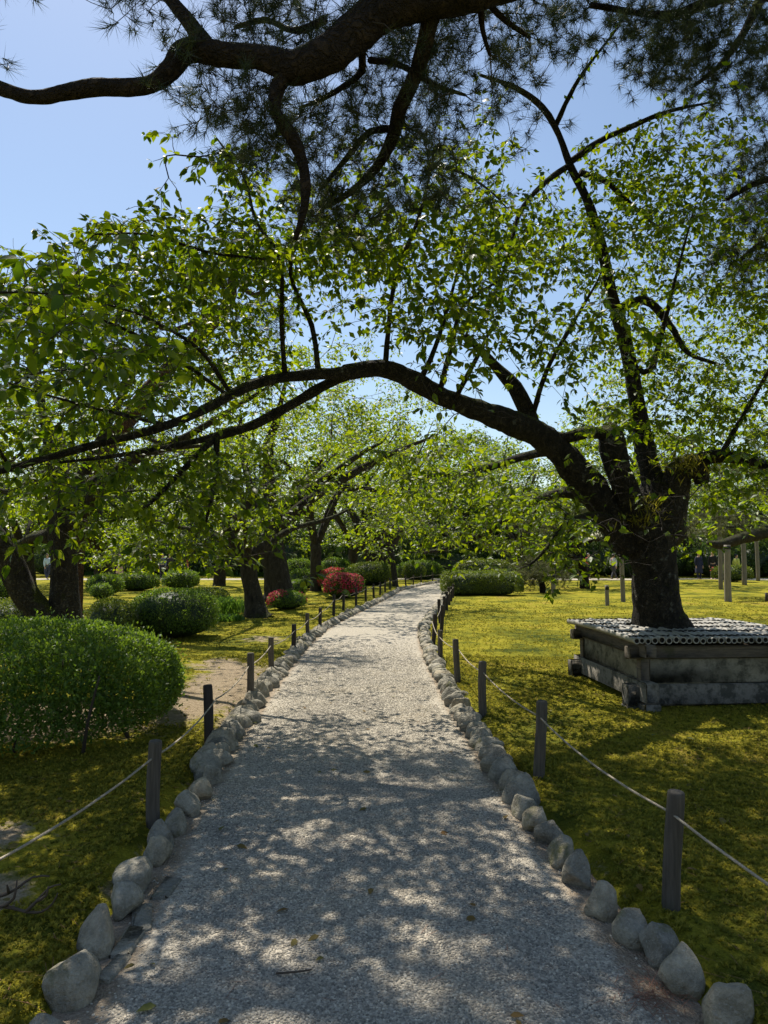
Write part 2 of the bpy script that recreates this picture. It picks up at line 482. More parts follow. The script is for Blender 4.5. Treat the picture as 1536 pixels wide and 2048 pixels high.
# follow the path with the fine columns
XX = X + path_x(np.clip(Y, -30, 60)) * np.exp(-(X / 14) ** 2)
Z = ground_z(XX, Y)
mb = MB()
nx, ny = len(xs), len(ys)
ii, jj = np.meshgrid(np.arange(nx - 1), np.arange(ny - 1))
q = np.stack([jj * nx + ii, jj * nx + ii + 1, (jj + 1) * nx + ii + 1, (jj + 1) * nx + ii], -1).reshape(-1, 4)
mb.add(np.c_[XX.ravel(), Y.ravel(), Z.ravel()], None, q)
ground = mb.build('ground', M['moss'], smooth=True, attrs={'soil': soil_f(XX, Y).ravel()}, kind='structure')
ground['label'] = 'golden green moss lawn with bare sandy patches either side of the path'

# path sheet
ys2 = np.concatenate([np.arange(-8, 1, 1.0), np.arange(1, 14, 0.12), np.arange(14, 70, 0.5)])
us = np.linspace(-1, 1, 31)
V, rim = [], []
for y in ys2:
    sl = float(path_x(y + .5) - path_x(y - .5)); n = math.sqrt(1 + sl * sl)
    for u in us:
        o = u * (HW + 0.07)
        V.append((float(path_x(y)) + o / n, y - o * sl / n, 0.0)); rim.append(abs(u))
V = np.array(V); rim = np.array(rim)
V[:, 2] = 0.012 * (1 - rim ** 2) + 0.004 * sn(V, 2.5, 4) 
V[:, 2] -= 0.012 * np.clip((rim - .8) / .2, 0, 1)
nx, ny = len(us), len(ys2)
ii, jj = np.meshgrid(np.arange(nx - 1), np.arange(ny - 1))
q = np.stack([jj * nx + ii, jj * nx + ii + 1, (jj + 1) * nx + ii + 1, (jj + 1) * nx + ii], -1).reshape(-1, 4)
mb = MB(); mb.add(V, None, q)
path = mb.build('gravel_path', M['gravel'], smooth=True, attrs={'rim': np.clip((rim - 0.70) / 0.2, 0, 1)}, kind='structure')
path['label'] = 'grey gravel path curving away between rows of stones'
mb = MB()
xs3 = np.linspace(-60, 60, 121); 
V = np.array([(x, y, -0.012 + 0.004 * math.sin(x)) for y in (45.9, 47.6, 49.3) for x in xs3])
q = [(j * 121 + i, j * 121 + i + 1, (j + 1) * 121 + i + 1, (j + 1) * 121 + i) for j in range(2) for i in range(120)]
mb.add(V, None, q)
cp = mb.build('cross_path', M['gravel'], attrs={'rim': np.zeros(len(V))}, kind='structure')
cp['label'] = 'pale gravel walk crossing the garden far behind'

# ------------------------------------------------------------------ scatter of countless small things (instanced on points)
def scatter(name, pts, rot, scl, proto, label=None, parent=None):
    me = bpy.data.meshes.new(name); me.vertices.add(len(pts)); me.vertices.foreach_set('co', np.asarray(pts, np.float32).ravel())
    a = me.attributes.new('rot', 'FLOAT_VECTOR', 'POINT'); a.data.foreach_set('vector', np.asarray(rot, np.float32).ravel())
    a = me.attributes.new('scl', 'FLOAT_VECTOR', 'POINT'); a.data.foreach_set('vector', np.asarray(scl, np.float32).ravel())
    o = link(name, me, parent, 'stuff')
    if label: o['label'] = label
    ng = bpy.data.node_groups.new(name, 'GeometryNodeTree')
    ng.interface.new_socket('Geometry', in_out='INPUT', socket_type='NodeSocketGeometry')
    ng.interface.new_socket('Geometry', in_out='OUTPUT', socket_type='NodeSocketGeometry')
    N, L = ng.nodes, ng.links
    gi, go = N.new('NodeGroupInput'), N.new('NodeGroupOutput')
    ip = N.new('GeometryNodeInstanceOnPoints')
    oi = N.new('GeometryNodeObjectInfo'); oi.inputs['Object'].default_value = proto
    oi.inputs['As Instance'].default_value = True
    ra = N.new('GeometryNodeInputNamedAttribute'); ra.data_type = 'FLOAT_VECTOR'; ra.inputs['Name'].default_value = 'rot'
    sa = N.new('GeometryNodeInputNamedAttribute'); sa.data_type = 'FLOAT_VECTOR'; sa.inputs['Name'].default_value = 'scl'
    L.new(gi.outputs[0], ip.inputs['Points']); L.new(oi.outputs['Geometry'], ip.inputs['Instance'])
    e2r = N.new('FunctionNodeEulerToRotation')
    L.new(ra.outputs['Attribute'], e2r.inputs[0]); L.new(e2r.outputs[0], ip.inputs['Rotation'])
    L.new(sa.outputs['Attribute'], ip.inputs['Scale'])
    L.new(ip.outputs[0], go.inputs[0])
    md = o.modifiers.new('scatter', 'NODES'); md.node_group = ng
    return o

def proto_obj(name, mb, m, smooth=False):
    me = mb.mesh(name, smooth); me.materials.append(m)
    return bpy.data.objects.new(name, me)          # never linked to the scene

def ico(sub=1):
    import bmesh
    bm = bmesh.new(); bmesh.ops.create_icosphere(bm, subdivisions=sub, radius=1.0)
    V = np.array([v.co[:] for v in bm.verts]); T = np.array([[v.index for v in f.verts] for f in bm.faces]); bm.free()
    return V, T
ICO1, ICO2, ICO3 = ico(1), ico(2), ico(3)

rng = np.random.default_rng(11)
# gravel: real pebbles on the near part of the path, thinning out with distance
def gravel_points(n, y0, y1):
    t = rng.random(n); y = y0 + (y1 - y0) * t
    o = rng.uniform(-1.05, 1.05, n)
    keep = rng.random(n) < np.clip((0.95 + .05 * np.sin(y * 3.1) + .04 * np.sin(y * 7.7 + 1) - np.abs(o)) / 0.2, 0.05, 1)
    y, o = y[keep], o[keep]
    x = path_x(y) + o
    z = 0.012 * (1 - (o / 1.15) ** 2) + 0.004 * sn(np.c_[x, y, 0 * x], 2.5, 4) - 0.012 * np.clip((np.abs(o / 1.15) - .8) / .2, 0, 1)
    return np.c_[x, y, z]
pts = np.vstack([gravel_points(80000, 2.1, 5.2), gravel_points(90000, 5.2, 13.5)])
pts = pts[rng.random(len(pts)) < np.interp(pts[:, 1], [5.2, 7.5, 13.5], [1, .75, .02])]
sc = rng.uniform(0.0034, 0.0066, len(pts)) * np.interp(pts[:, 1], [2, 8, 13], [1, 1.25, 1.5])
mb = MB(); V, T = ICO1; mb.add(V * (1 + 0.12 * sn(V, 2.0, 2))[:, None] * (1.25, 1.0, 0.75), T)
scatter('gravel', pts, rng.uniform(0, 6.28, (len(pts), 3)) * (0.08, 0.08, 1), np.c_[sc, sc * rng.uniform(.75, 1.2, len(pts)), sc * rng.uniform(.7, 1.1, len(pts))],
        proto_obj('pebble', mb, M['pebble'], True), 'loose grey pebbles covering the near path')

# moss fronds on the near lawn
def moss_points(n, x0, x1, y0, y1):
    x, y = rng.uniform(x0, x1, n), rng.uniform(y0, y1, n)
    a = np.abs(path_off(x, y)); p = np.c_[x, y, 0 * x]
    s = soil_f(x, y) + 0.25 * sn(p, 3.1, 5)
    dens = np.clip(1.0 - (s - .22) * 3.0, 0.02, 1) * np.clip((a - 0.97) / .14, 0, 1)
    dens *= np.clip(0.75 + 0.4 * sn(p, 4, 6), 0.25, 1)
    u, v, f = proj(np.c_[x, y, 0 * x])
    keep = (rng.random(n) < dens) & (u > -60) & (u < 1600)
    x, y = x[keep], y[keep]
    return np.c_[x, y, ground_z(x, y) - 0.003]
pts = np.vstack([moss_points(170000, -4.2, 4.2, 2.0, 6.0), moss_points(120000, -6.5, 7, 6.0, 11), moss_points(110000, -9, 15, 11, 26)])
pts = pts[rng.random(len(pts)) < np.interp(pts[:, 1], [10, 26], [1, .05])]
mb = MB()
r2 = np.random.default_rng(3)
for b in range(7):
    a = r2.uniform(0, 6.28); lean = r2.uniform(.2, 1.1); L = r2.uniform(.6, 1.1)
    d = np.array((math.cos(a) * lean, math.sin(a) * lean, 1.0)); d /= np.linalg.norm(d)
    w = np.array((-math.sin(a), math.cos(a), 0)) * 0.13
    b0 = np.array((math.cos(a), math.sin(a), 0)) * 0.15
    m_ = b0 + d * L * .55; t_ = b0 + d * L + np.array((math.cos(a), math.sin(a), -.6)) * .25
    mb.add(np.array([b0 - w * .6, b0 + w * .6, m_ + w, m_ - w, t_]), [(3, 2, 4)], [(0, 1, 2, 3)])
sc = rng.uniform(0.010, 0.032, len(pts)) * np.interp(pts[:, 1], [2, 6, 12, 20], [0.85, 1.0, 1.3, 1.5])
scatter('moss_fronds', pts, np.c_[rng.normal(0, .2, (len(pts), 2)), rng.uniform(0, 6.28, len(pts))], np.c_[sc, sc, sc * rng.uniform(.7, 1.2, len(pts))],
        proto_obj('moss_frond', mb, M['moss_tuft']), 'short springy moss covering the lawns beside the path')

# ------------------------------------------------------------------ edging stones
def stone_mesh(seed, sub):
    V, T = {1: ICO1, 2: ICO2, 3: ICO3}[sub]
    r = np.random.default_rng(seed)
    V = V.copy()
    # river boulder: ovoid, a few flattened facets, low bumps
    for _ in range(9):
        n = nrm(r.normal(size=3)); d = r.uniform(.5, .86)
        h = V @ n; V = V - n * np.clip(h - d, 0, None)[:, None] * .95
    V = V * (1 + 0.11 * sn(V, 1.7, seed % 7) + 0.045 * sn(V, 4.2, seed % 5))[:, None]
    V[:, :2] *= (1 - r.uniform(.02, .22) * V[:, 2])[:, None]
    mb = MB(); mb.add(V, T); me = mb.mesh('stone', True); me.materials.append(M['stone']); return me
NEAR_ST = [stone_mesh(100 + i, 3) for i in range(14)]
FAR_ST = [stone_mesh(200 + i, 2) for i in range(8)]
def stone(parent, x, y, half, yaw, lean, k, zc, hi):
    me = NEAR_ST[k % 14] if hi else FAR_ST[k % 8]
    o = link('stone', me, parent)
    o.location = (x, y, zc); o.scale = half
    o.rotation_euler = (lean[0], lean[1], yaw)
    return o
# nearest stones follow the photograph: (px, py of centre, width px, height px)
TR_R = [(1496, 2040, 120, 110), (1422, 1955, 105, 150), (1338, 1885, 78, 105), (1300, 1842, 68, 80), (1250, 1808, 62, 84), (1190, 1762, 70, 105), (1150, 1708, 72, 88), (1116, 1672, 58, 80), (1090, 1634, 62, 62), (1066, 1612, 52, 62), (1040, 1588, 52, 54)]
TR_L = [(118, 2010, 104, 110), (166, 1905, 118, 130), (220, 1820, 90, 110), (265, 1760, 66, 86), (288, 1712, 96, 86), (324, 1668, 42, 66), (338, 1642, 44, 56), (358, 1618, 52, 66), (387, 1582, 56, 70), (412, 1556, 46, 56), (428, 1530, 48, 56)]
for side, lab, tr in ((-1, 'row of rounded grey stones along the left edge of the path', TR_L), (1, 'row of rounded grey stones along the right edge of the path', TR_R)):
    rr = np.random.default_rng(31 + side)
    ed = thing('stone_edging', lab, 'stone edging', (float(path_x(6)) + side * 1.15, 6, 0), 'stone edgings of the path')
    k = 0
    ylast = 0
    for (px, py, w, h) in tr:
        d = 2272.0 * 0.94 / (py - 1110)        # centre of a stone sits about a hand above the gravel
        x = (px - CX) / FPX * d
        w2, h2 = PX(w, d) / 2, PX(h, d) / 2
        lng = max(w2 * .92, 0.085)
        stone(ed, x, d, (lng * 1.0, max(.085, .9 * w2), max(.10, h2 * .98)), rr.uniform(-.35, .35), (rr.uniform(-.3, .1), side * rr.uniform(-.05, .3)), k, 0.045, True)
        k += 1; ylast = d
    y = ylast + 0.2
    while y < 46:
        f = np.interp(y, [5, 20, 46], [1.0, 1.15, 1.7])
        w = rr.uniform(.052, .085) * f
        off = side * (HW + 0.015 + rr.normal(0, .018))
        sl = float(path_x(y + .5) - path_x(y - .5)); n = math.sqrt(1 + sl * sl)
        stone(ed, float(path_x(y)) + off / n, y - off * sl / n, (rr.uniform(.10, .165), w * 1.15, rr.uniform(.09, .15)), rr.uniform(-.4, .4) - math.atan(sl), (rr.uniform(-.25, .15), side * rr.uniform(-.1, .25)), int(rr.integers(0, 100)), rr.uniform(.0, .035), y < 9)
        y += w * rr.uniform(1.3, 1.65); k += 1

# thin flat paving slivers between the left stones and the gravel
mb = MB()
rr = np.random.default_rng(8)
sl_ = thing('buried_slab_edge', 'flat broken slab edge half buried between near left stones and gravel', 'slab', (-0.95, 3.2, 0))
for (px, py, ln, wd) in ((345, 1760, .10, .05), (300, 1815, .12, .05), (275, 1860, .11, .05), (245, 1910, .09, .04)):
    d = 2272 / (py - 1110); x = (px - CX) / FPX * d
    m1 = MB(); m1.box((x, d, 0.0), (wd * .8, ln, .018), 0.12 + rr.normal(0, .1), .003, rr); m1.build('slab_piece', M['stone'], sl_)

# ------------------------------------------------------------------ rope fences
def post_mesh(seed, r0, h, m):
    rr = np.random.default_rng(seed)
    z = np.array([-.12, 0, .08, h * .35, h * .65, h * .9, h - .012, h - .003, h])
    r = np.array([1.04, 1.03, 1.0, .99, 1.0, .98, .97, .90, .80]) * r0
    p = np.c_[.006 * np.sin(z * 7 + seed), .006 * np.cos(z * 6 + seed), z]
    mb = MB(); mb.tube(p, r, 14, True, 0.03, seed % 4)
    me = mb.mesh('post', True); me.materials.append(m); return me
def rope_span(a, b, sag, r=0.0065, strands=True):
    n = max(8, int(np.linalg.norm(b - a) / (.012 if strands else .12)))
    t = np.linspace(0, 1, n)[:, None]
    p = a + (b - a) * t; p[:, 2] -= (4 * sag * t * (1 - t))[:, 0]
    mb = MB()
    if not strands:
        mb.tube(p, r, 6, False)
    else:
        d = nrm(b - a); u = nrm(np.cross(d, (0, 0, 1))); v = np.cross(u, d)
        ph = np.arange(n) * .012 / .035 * 2 * np.pi
        for s_ in range(3):
            q = p + (u * np.cos(ph + s_ * 2.094)[:, None] + v * np.sin(ph + s_ * 2.094)[:, None]) * r * .55
            mb.tube(q, r * .62, 5, False)
    return mb
def rope_fence(label, bases, darks, hi=.53, near=True, seed=0):
    f = thing('rope_fence', label, 'rope fence', (bases[0][0], bases[0][1], 0), 'rope fences')
    rr = np.random.default_rng(seed); tops = []
    pm = {(k_, d): post_mesh(seed * 10 + k_, .039, hi, M['post_dark'] if d else M['post']) for k_ in range(3) for d in (0, 1)}
    for i, (x, y) in enumerate(bases):
        z = float(ground_z(x, y)); o = link('post', pm[(i % 3, darks[i])], f)
        tilt = (rr.normal(0, .025), rr.normal(0, .03))
        o.location = (x, y, z - .01); o.rotation_euler = (tilt[0], tilt[1], rr.uniform(0, 6))
        o.scale = (1, 1, rr.uniform(.95, 1.05))
        h = hi * .77
        tops.append(np.array((x + math.sin(tilt[1]) * h, y - math.sin(tilt[0]) * h, z + h)))
    for a, b in zip(tops[:-1], tops[1:]):
        rope_span(a, b, 0.035 + rr.uniform(0, .02), .0062, near and a[1] < 9).build('rope', M['rope'], f, True)
    return f
LB = [(-1.52, 2.35)] + [((px - CX) / FPX * 2200 / (py - 1110), 2200 / (py - 1110)) for px, py in
      ((318, 1630), (427, 1480), (503, 1390), (545, 1340), (589, 1298), (617, 1272), (642, 1253), (668, 1231), (687, 1221))]
LB2 = []
y = LB[-1][1] + 1.9
while y < 46:
    sl = float(path_x(y + .5) - path_x(y - .5)); n = math.sqrt(1 + sl * sl); LB2.append((float(path_x(y)) - 1.42 / n, y + 1.42 * sl / n)); y += 1.9
LBA = LB + LB2
rope_fence('low straw rope fence on short wooden posts left of the path', LBA, [0, 0, 1, 0, 0, 1, 0, 1, 1, 1] + [1] * len(LB2), seed=3)
RB = [(1.62, 1.35)] + [((px - CX) / FPX * 2200 / (py - 1110), 2200 / (py - 1110)) for px, py in ((1327, 1790), (1073, 1545), (962, 1423), (913, 1360), (878, 1317), (866, 1285))]
y = RB[-1][1] + 1.9
while y < 40:
    sl = float(path_x(y + .5) - path_x(y - .5)); n = math.sqrt(1 + sl * sl); RB.append((float(path_x(y)) + 1.42 / n, y - 1.42 * sl / n)); y += 1.9
rope_fence('low straw rope fence on short wooden posts right of the path', RB, [0, 0, 0, 0, 0, 0, 1] + [1] * 20, seed=4)

# ------------------------------------------------------------------ leaves, twigs and growth
LEAF8_V = np.array([(0, 0, 0), (0, .36, -.03), (0, .72, -.07), (0, 1, -.17), (-.25, .28, .04), (-.22, .62, .0), (.25, .28, .04), (.22, .62, .0)])
LEAF8_T = np.array([(0, 1, 4), (1, 2, 5), (1, 5, 4), (2, 3, 5), (0, 6, 1), (1, 7, 2), (1, 6, 7), (2, 7, 3)])
LEAF4_V = np.array([(0, 0, 0), (-.27, .45, .05), (.27, .45, .05), (0, .5, -.05), (0, 1, -.12)])
LEAF4_T = np.array([(0, 3, 1), (1, 3, 4), (0, 2, 3), (3, 2, 4)])
LEAF2_V = np.array([(0, 0, 0), (-.22, .5, .06), (.22, .5, .06), (0, 1, -.04)])
LEAF2_T = np.array([(0, 2, 1), (1, 2, 3)])

def sun_gap(B, rng, amount=.75):
    """thin the crown where its shade would fall on the big hedge and on the sunny stretch of path beyond it"""
    keep = np.ones(len(B), bool)
    for z, x0, x1, y0, y1, am in ((.7, -5.0, -1.6, 5.6, 8.2, amount), (.0, -3.2, 1.3, 7.2, 11.2, .88), (.0, 1.3, 5.0, 9.6, 15.0, .6)):
        g = B - (B[:, 2] - z)[:, None] / sd.z * np.array(sd)[None]
        keep &= ~((g[:, 0] > x0) & (g[:, 0] < x1) & (g[:, 1] > y0) & (g[:, 1] < y1) & (sn(g, 1.3, 3) > -.55) & (rng.random(len(B)) < am))
    return keep

def frames(d, up):
    d = nrm(d); s = nrm(np.cross(d, up)); u = np.cross(s, d); return s, d, u

def leaf_mesh(name, base, d, up, size, tmpl, m, parent, rnd=None, kind='stuff', seed=0):
    Vt, Tt = tmpl
    s, d, u = frames(d, up); n = len(base)
    V = base[:, None, :] + size[:, None, None] * (Vt[None, :, 0, None] * s[:, None, :] + Vt[None, :, 1, None] * d[:, None, :] + Vt[None, :, 2, None] * u[:, None, :])
    T = (Tt[None] + (np.arange(n) * len(Vt))[:, None, None]).reshape(-1, 3)
    mb = MB(); mb.add(V.reshape(-1, 3), T)
    if rnd is None: rnd = np.random.default_rng(seed).random(n)
    return mb.build(name, m, parent, attrs={'rnd': np.repeat(rnd, len(Vt))}, kind=kind)

class Skel:
    """nodes of a branch system that new twigs can join"""
    def __init__(s):
        s.P = np.empty((4096, 3)); s.Rr = np.empty(4096); s.Tt = np.empty((4096, 3)); s.n = 0; s.b = []
    p = property(lambda s: s.P[:s.n])
    r = property(lambda s: s.Rr[:s.n])
    t = property(lambda s: s.Tt[:s.n])
    def add(s, pr, record=False):
        q = pr[:, :3]; m = len(q)
        t = np.empty((m, 3)); t[1:-1] = q[2:] - q[:-2]; t[0] = q[1] - q[0]; t[-1] = q[-1] - q[-2]
        t /= np.maximum(np.sqrt((t * t).sum(1)), 1e-9)[:, None]
        while s.n + m > len(s.Rr):
            s.P = np.vstack([s.P, np.empty_like(s.P)]); s.Tt = np.vstack([s.Tt, np.empty_like(s.Tt)]); s.Rr = np.append(s.Rr, np.empty_like(s.Rr))
        s.P[s.n:s.n + m] = q; s.Rr[s.n:s.n + m] = pr[:, 3]; s.Tt[s.n:s.n + m] = t; s.n += m
        if record: s.b.append(pr)
    def grow(s, att, rng, maxd=2.0, rtip=.002, wob=.12, rmax=.03, rise=.15, step=.13, skip_r=9, local=False):
        n0 = s.n
        near = None
        if local:      # short shoots only look at the skeleton as it stood before them
            near = []
            for c in range(0, len(att), 200):
                A = att[c:c + 200]; d2 = (A ** 2).sum(1)[:, None] + (s.p ** 2).sum(1)[None] - 2 * A @ s.p.T
                near.extend(np.argmin(d2 + 4.0 * (s.r > skip_r)[None], 1).tolist())
            order = range(len(att))
        else:
            d0 = np.array([np.min(((s.p - a) ** 2).sum(1)) for a in att]); order = np.argsort(d0)
        jit = rng.normal(0, 1, (len(att), 2, 3))
        for i in order:
            a = att[i]
            if local:
                j = near[i]; L = float(np.linalg.norm(a - s.P[j]))
            else:
                dv = a - s.p; d = np.sqrt(np.einsum('ij,ij->i', dv, dv))
                cost = d * 1.25 - .35 * np.einsum('ij,ij->i', dv, s.t)
                cost[s.r > skip_r] += 9
                j = int(np.argmin(cost)); L = d[j]
            if L > maxd or L < .06: continue
            p0 = s.P[j].copy(); n = int(min(max(L / step, 3), 9)); tj = s.Tt[j]
            up = np.array((0, 0, rise * L))
            p1 = p0 + tj * L * .3 + up + jit[i, 0] * wob * L * .5
            p2 = a - (a - p0) * .3 + up * .6 + jit[i, 1] * wob * L
            t = (np.arange(n) / (n - 1.0))[:, None]; u = 1 - t
            q = u ** 3 * p0 + 3 * u ** 2 * t * p1 + 3 * u * t ** 2 * p2 + t ** 3 * a
            r0 = max(min(s.Rr[j] * .75, rtip * 1.5 + .010 * L, rmax), rtip)
            pr = np.empty((n, 4)); pr[:, :3] = q; pr[:, 3] = r0 + (rtip - r0) * t[:, 0]
            s.add(pr, True)

def group_len(br):
    g = {}
    for b in br: g.setdefault(len(b), []).append(b)
    return {n: np.array(v) for n, v in g.items()}

def twig_mesh(name, br, m, parent, kmax=5):
    mb = MB()
    for n, A in group_len(br).items():
        thick = A[:, 0, 3] > .008
        for k, G in ((kmax, A[thick]), (3, A[~thick])):
            if not len(G): continue
            p, r = G[:, :, :3], G[:, :, 3]
            t = nrm(np.gradient(p, axis=1)); md = nrm(p[:, -1] - p[:, 0])
            ref = np.where(np.abs(md[:, 2:3]) < .8, np.array([[0, 0, 1.0]]), np.array([[1.0, 0, 0]]))
            u = nrm(np.cross(t, ref[:, None, :])); w = np.cross(t, u)
            th = np.linspace(0, 2 * np.pi, k, endpoint=False)
            V = p[:, :, None, :] + r[:, :, None, None] * (u[:, :, None, :] * np.cos(th)[:, None] + w[:, :, None, :] * np.sin(th)[:, None])
            i = np.arange(n - 1)[:, None] * k; j = np.arange(k)[None, :]; j2 = (j + 1) % k
            Q = np.stack([i + j, i + j2, i + k + j2, i + k + j], -1).reshape(1, -1, 4) + (np.arange(len(G)) * n * k)[:, None, None]
            mb.add(V.reshape(-1, 3), None, Q.reshape(-1, 4))
    return mb.build(name, m, parent, smooth=True, kind='stuff')

def sprays(br, rng, spacing=.05, size=(.06, .09), tip=3, t0=.3, droop=.35, spread=0.0):
    """leaves along every branch: base, direction, up, size"""
    B, D, U, S = [], [], [], []
    for n, A in group_len(br).items():
        p = A[:, :, :3]; L = np.linalg.norm(np.diff(p, axis=1), axis=2).sum(1)
        cnt = np.maximum(2, (L * (1 - t0) / spacing).astype(int)) + tip
        bi = np.repeat(np.arange(len(A)), cnt)
        k = np.arange(cnt.sum()) - np.repeat(np.cumsum(cnt) - cnt, cnt)
        c_ = cnt[bi] - tip
        t = np.where(k < c_, t0 + (1 - t0) * k / np.maximum(c_ - 1, 1), 1.0) * (n - 1)
        i0 = np.minimum(t.astype(int), n - 2); f = (t - i0)[:, None]
        q = p[bi, i0] * (1 - f) + p[bi, i0 + 1] * f
        tg = nrm(p[bi, i0 + 1] - p[bi, i0]); m = len(bi)
        side = nrm(np.cross(tg, (0, 0, 1)) + rng.normal(0, .15, (m, 3)))
        sg = np.where(k % 2 == 0, 1.0, -1.0)[:, None]
        d = tg * .55 + side * sg * rng.uniform(.4, 1.0, (m, 1)) + rng.normal(0, .28, (m, 3)); d[:, 2] -= droop * rng.uniform(.2, 1.8, m)
        up = np.array((0, 0, 1.0)) + rng.normal(0, .45, (m, 3))
        if spread: q = q + rng.normal(0, spread, q.shape)
        B.append(q + nrm(d) * .012); D.append(d); U.append(up); S.append(rng.uniform(size[0], size[1], m) * np.where(rng.random(m) < .15, .6, 1))
    return np.vstack(B), nrm(np.vstack(D)), np.vstack(U), np.concatenate(S)

def needles(br, rng, parent, m, length=.10, per=46, tufts=.09, width=.0016, t0=.45, name='needles', tip=2, updir=.25):
    TB, TD = [], []
    for n, A in group_len(br).items():
        p = A[:, :, :3]; L = np.linalg.norm(np.diff(p, axis=1), axis=2).sum(1)
        cnt = np.maximum(1, (L * (1 - t0) / tufts).astype(int)) + tip
        bi = np.repeat(np.arange(len(A)), cnt); k = np.arange(cnt.sum()) - np.repeat(np.cumsum(cnt) - cnt, cnt)
        c_ = cnt[bi] - tip; t = np.where(k < c_, t0 + (1 - t0) * k / np.maximum(c_ - 1, 1), 1.0) * (n - 1)
        i0 = np.minimum(t.astype(int), n - 2); f = (t - i0)[:, None]
        q = p[bi, i0] * (1 - f) + p[bi, i0 + 1] * f; tg = nrm(p[bi, i0 + 1] - p[bi, i0])
        TB.append(q + rng.normal(0, .02, q.shape)); TD.append(nrm(tg + np.array((0, 0, updir)) + rng.normal(0, .5, tg.shape)))
    TB, TD = np.vstack(TB), np.vstack(TD); n = len(TB)
    d = nrm(TD[:, None, :] * rng.uniform(.25, 1.1, (n, per, 1)) + nrm(rng.normal(size=(n, per, 3))) * .8)
    b = TB[:, None, :] + TD[:, None, :] * rng.uniform(-.03, .03, (n, per, 1))
    w = nrm(np.cross(d, rng.normal(size=(n, per, 3)))) * width
    L = length * rng.uniform(.7, 1.15, (n, per, 1))
    V = np.stack([b - w * .5, b + w * .5, b + d * L], 2).reshape(-1, 3)
    mb = MB(); mb.add(V, np.arange(len(V)).reshape(-1, 3))
    return mb.build(name, m, parent, attrs={'rnd': np.repeat(np.repeat(rng.random(n), per), 3)}, kind='stuff')

def limb(tree, sk, pts, name='limb', m=None, k=10, rough=.10, step=.09, seed=0, cap=True):
    pr = catmull(pts, step)
    mb = MB(); mb.tube(pr[:, :3], pr[:, 3], k, cap, rough, seed)
    o = mb.build(name, m or M['bark'], tree, True)
    sk.add(pr); return o

# ------------------------------------------------------------------ timber and stone box round the big cherry
BOX_ROT = R(4.0)
BC = np.array((3.36, 8.35))
def bxy(u, v):
    c, s_ = math.cos(BOX_ROT), math.sin(BOX_ROT); return (BC[0] + u * c - v * s_, BC[1] + u * s_ + v * c)
bx = thing('tree_box', 'square stone and timber box roofed with grey bamboo around the big cherry trunk', 'tree box', (*BC, 0.05))
HU, HV = 0.74, 0.86                     # half width across, half depth
rr = np.random.default_rng(77)
def bbox(name, u, v, z0, z1, hu, hv, m, jit=.003, parent=None):
    mb = MB(); mb.box((*bxy(u, v), (z0 + z1) / 2), (hu, hv, (z1 - z0) / 2), BOX_ROT, jit, rr); return mb.build(name, m, parent or bx)
for sg in (-1, 1):
    bbox('sill_beam', 0, sg * HV, .06, .27, HU + .20, .075, M['beam'])
    bbox('sill_beam', sg * HU, 0, .10, .31, .07, HV + .22, M['beam'])
    bbox('top_beam', 0, sg * HV, .53, .655, HU + .17, .06, M['timber'])
    bbox('top_beam', sg * HU, 0, .555, .69, .06, HV + .20, M['timber'])
    bbox('wall_panel', 0, sg * (HV - .005), .268, .532, HU - .055, .03, M['plaster'])
    bbox('wall_panel', sg * (HU - .005), 0, .308, .556, .03, HV - .055, M['plaster'])
    for s2 in (-1, 1):
        bbox('corner_post', sg * (HU - .002), s2 * (HV - .002), .26, .56, .05, .05, M['timber'])
        bbox('foot_stone', sg * (HU + .12), s2 * (HV + .01), -.05, .062, .09, .10, M['beam'], .008)
        bbox('foot_stone', sg * (HU + .01), s2 * (HV + .15), -.05, .102, .09, .08, M['beam'], .008)
# bamboo roof: every culm a tube with nodes and a dark hollow, interrupted where the trunk comes through
TRUNK_U, TRUNK_V, TRUNK_R = -0.09, 0.12, 0.36
u = -(HU + .17); pole_i = 0
def culm(u, v0, v1, r):
    n = max(4, int((v1 - v0) / .035)); v = np.linspace(v0, v1, n)
    nod = np.exp(-((np.mod(v + rr.uniform(0, .3), .31) - .15) / .013) ** 2)
    z = .70 + r + .018 * np.sin((v + .9) * 1.5) + rr.normal(0, .003)
    w = np.array([(*bxy(u + rr.normal(0, .002), a), zz) for a, zz in zip(v, np.broadcast_to(z, v.shape))])
    mb = MB(); mb.tube(w, r * (1 + .10 * nod), 10, False)
    o = mb.build('bamboo_pole', M['bamboo'], bx, True)
    mh = MB(); mh.tube(w[[0, 1]] + np.array((0, .0, 0)), r * .98, 10, False)
    # inner wall and the septum a little way in: a dark hollow end
    wi = np.array([w[0], w[0] + (w[1] - w[0]) * .95]); mi = MB(); mi.tube(wi, [r * .74, r * .70], 10, False)
    th = np.linspace(0, 6.2832, 10, endpoint=False)
    ax = np.array((math.cos(BOX_ROT), math.sin(BOX_ROT), 0)); 
    ring = lambda c, q: c + q * (np.cos(th)[:, None] * ax + np.sin(th)[:, None] * np.array((0, 0, 1.0)))
    nvec = nrm(w[0] - w[1])
    A, B2 = ring(w[0] + nvec * .001, r * 1.02), ring(w[0] + nvec * .001, r * .72)
    jj = np.arange(10); mi2 = MB(); mi2.add(np.vstack([A, B2]), None, np.c_[jj, (jj + 1) % 10, 10 + (jj + 1) % 10, 10 + jj])
    mi2.build('cut_rim', M['bamboo'], o)
    C = ring(w[1], r * .9); mi.add(np.vstack([C, w[1]]), np.c_[jj, (jj + 1) % 10, np.full(10, 10)])
    mi.build('hollow', M['hole'], o)
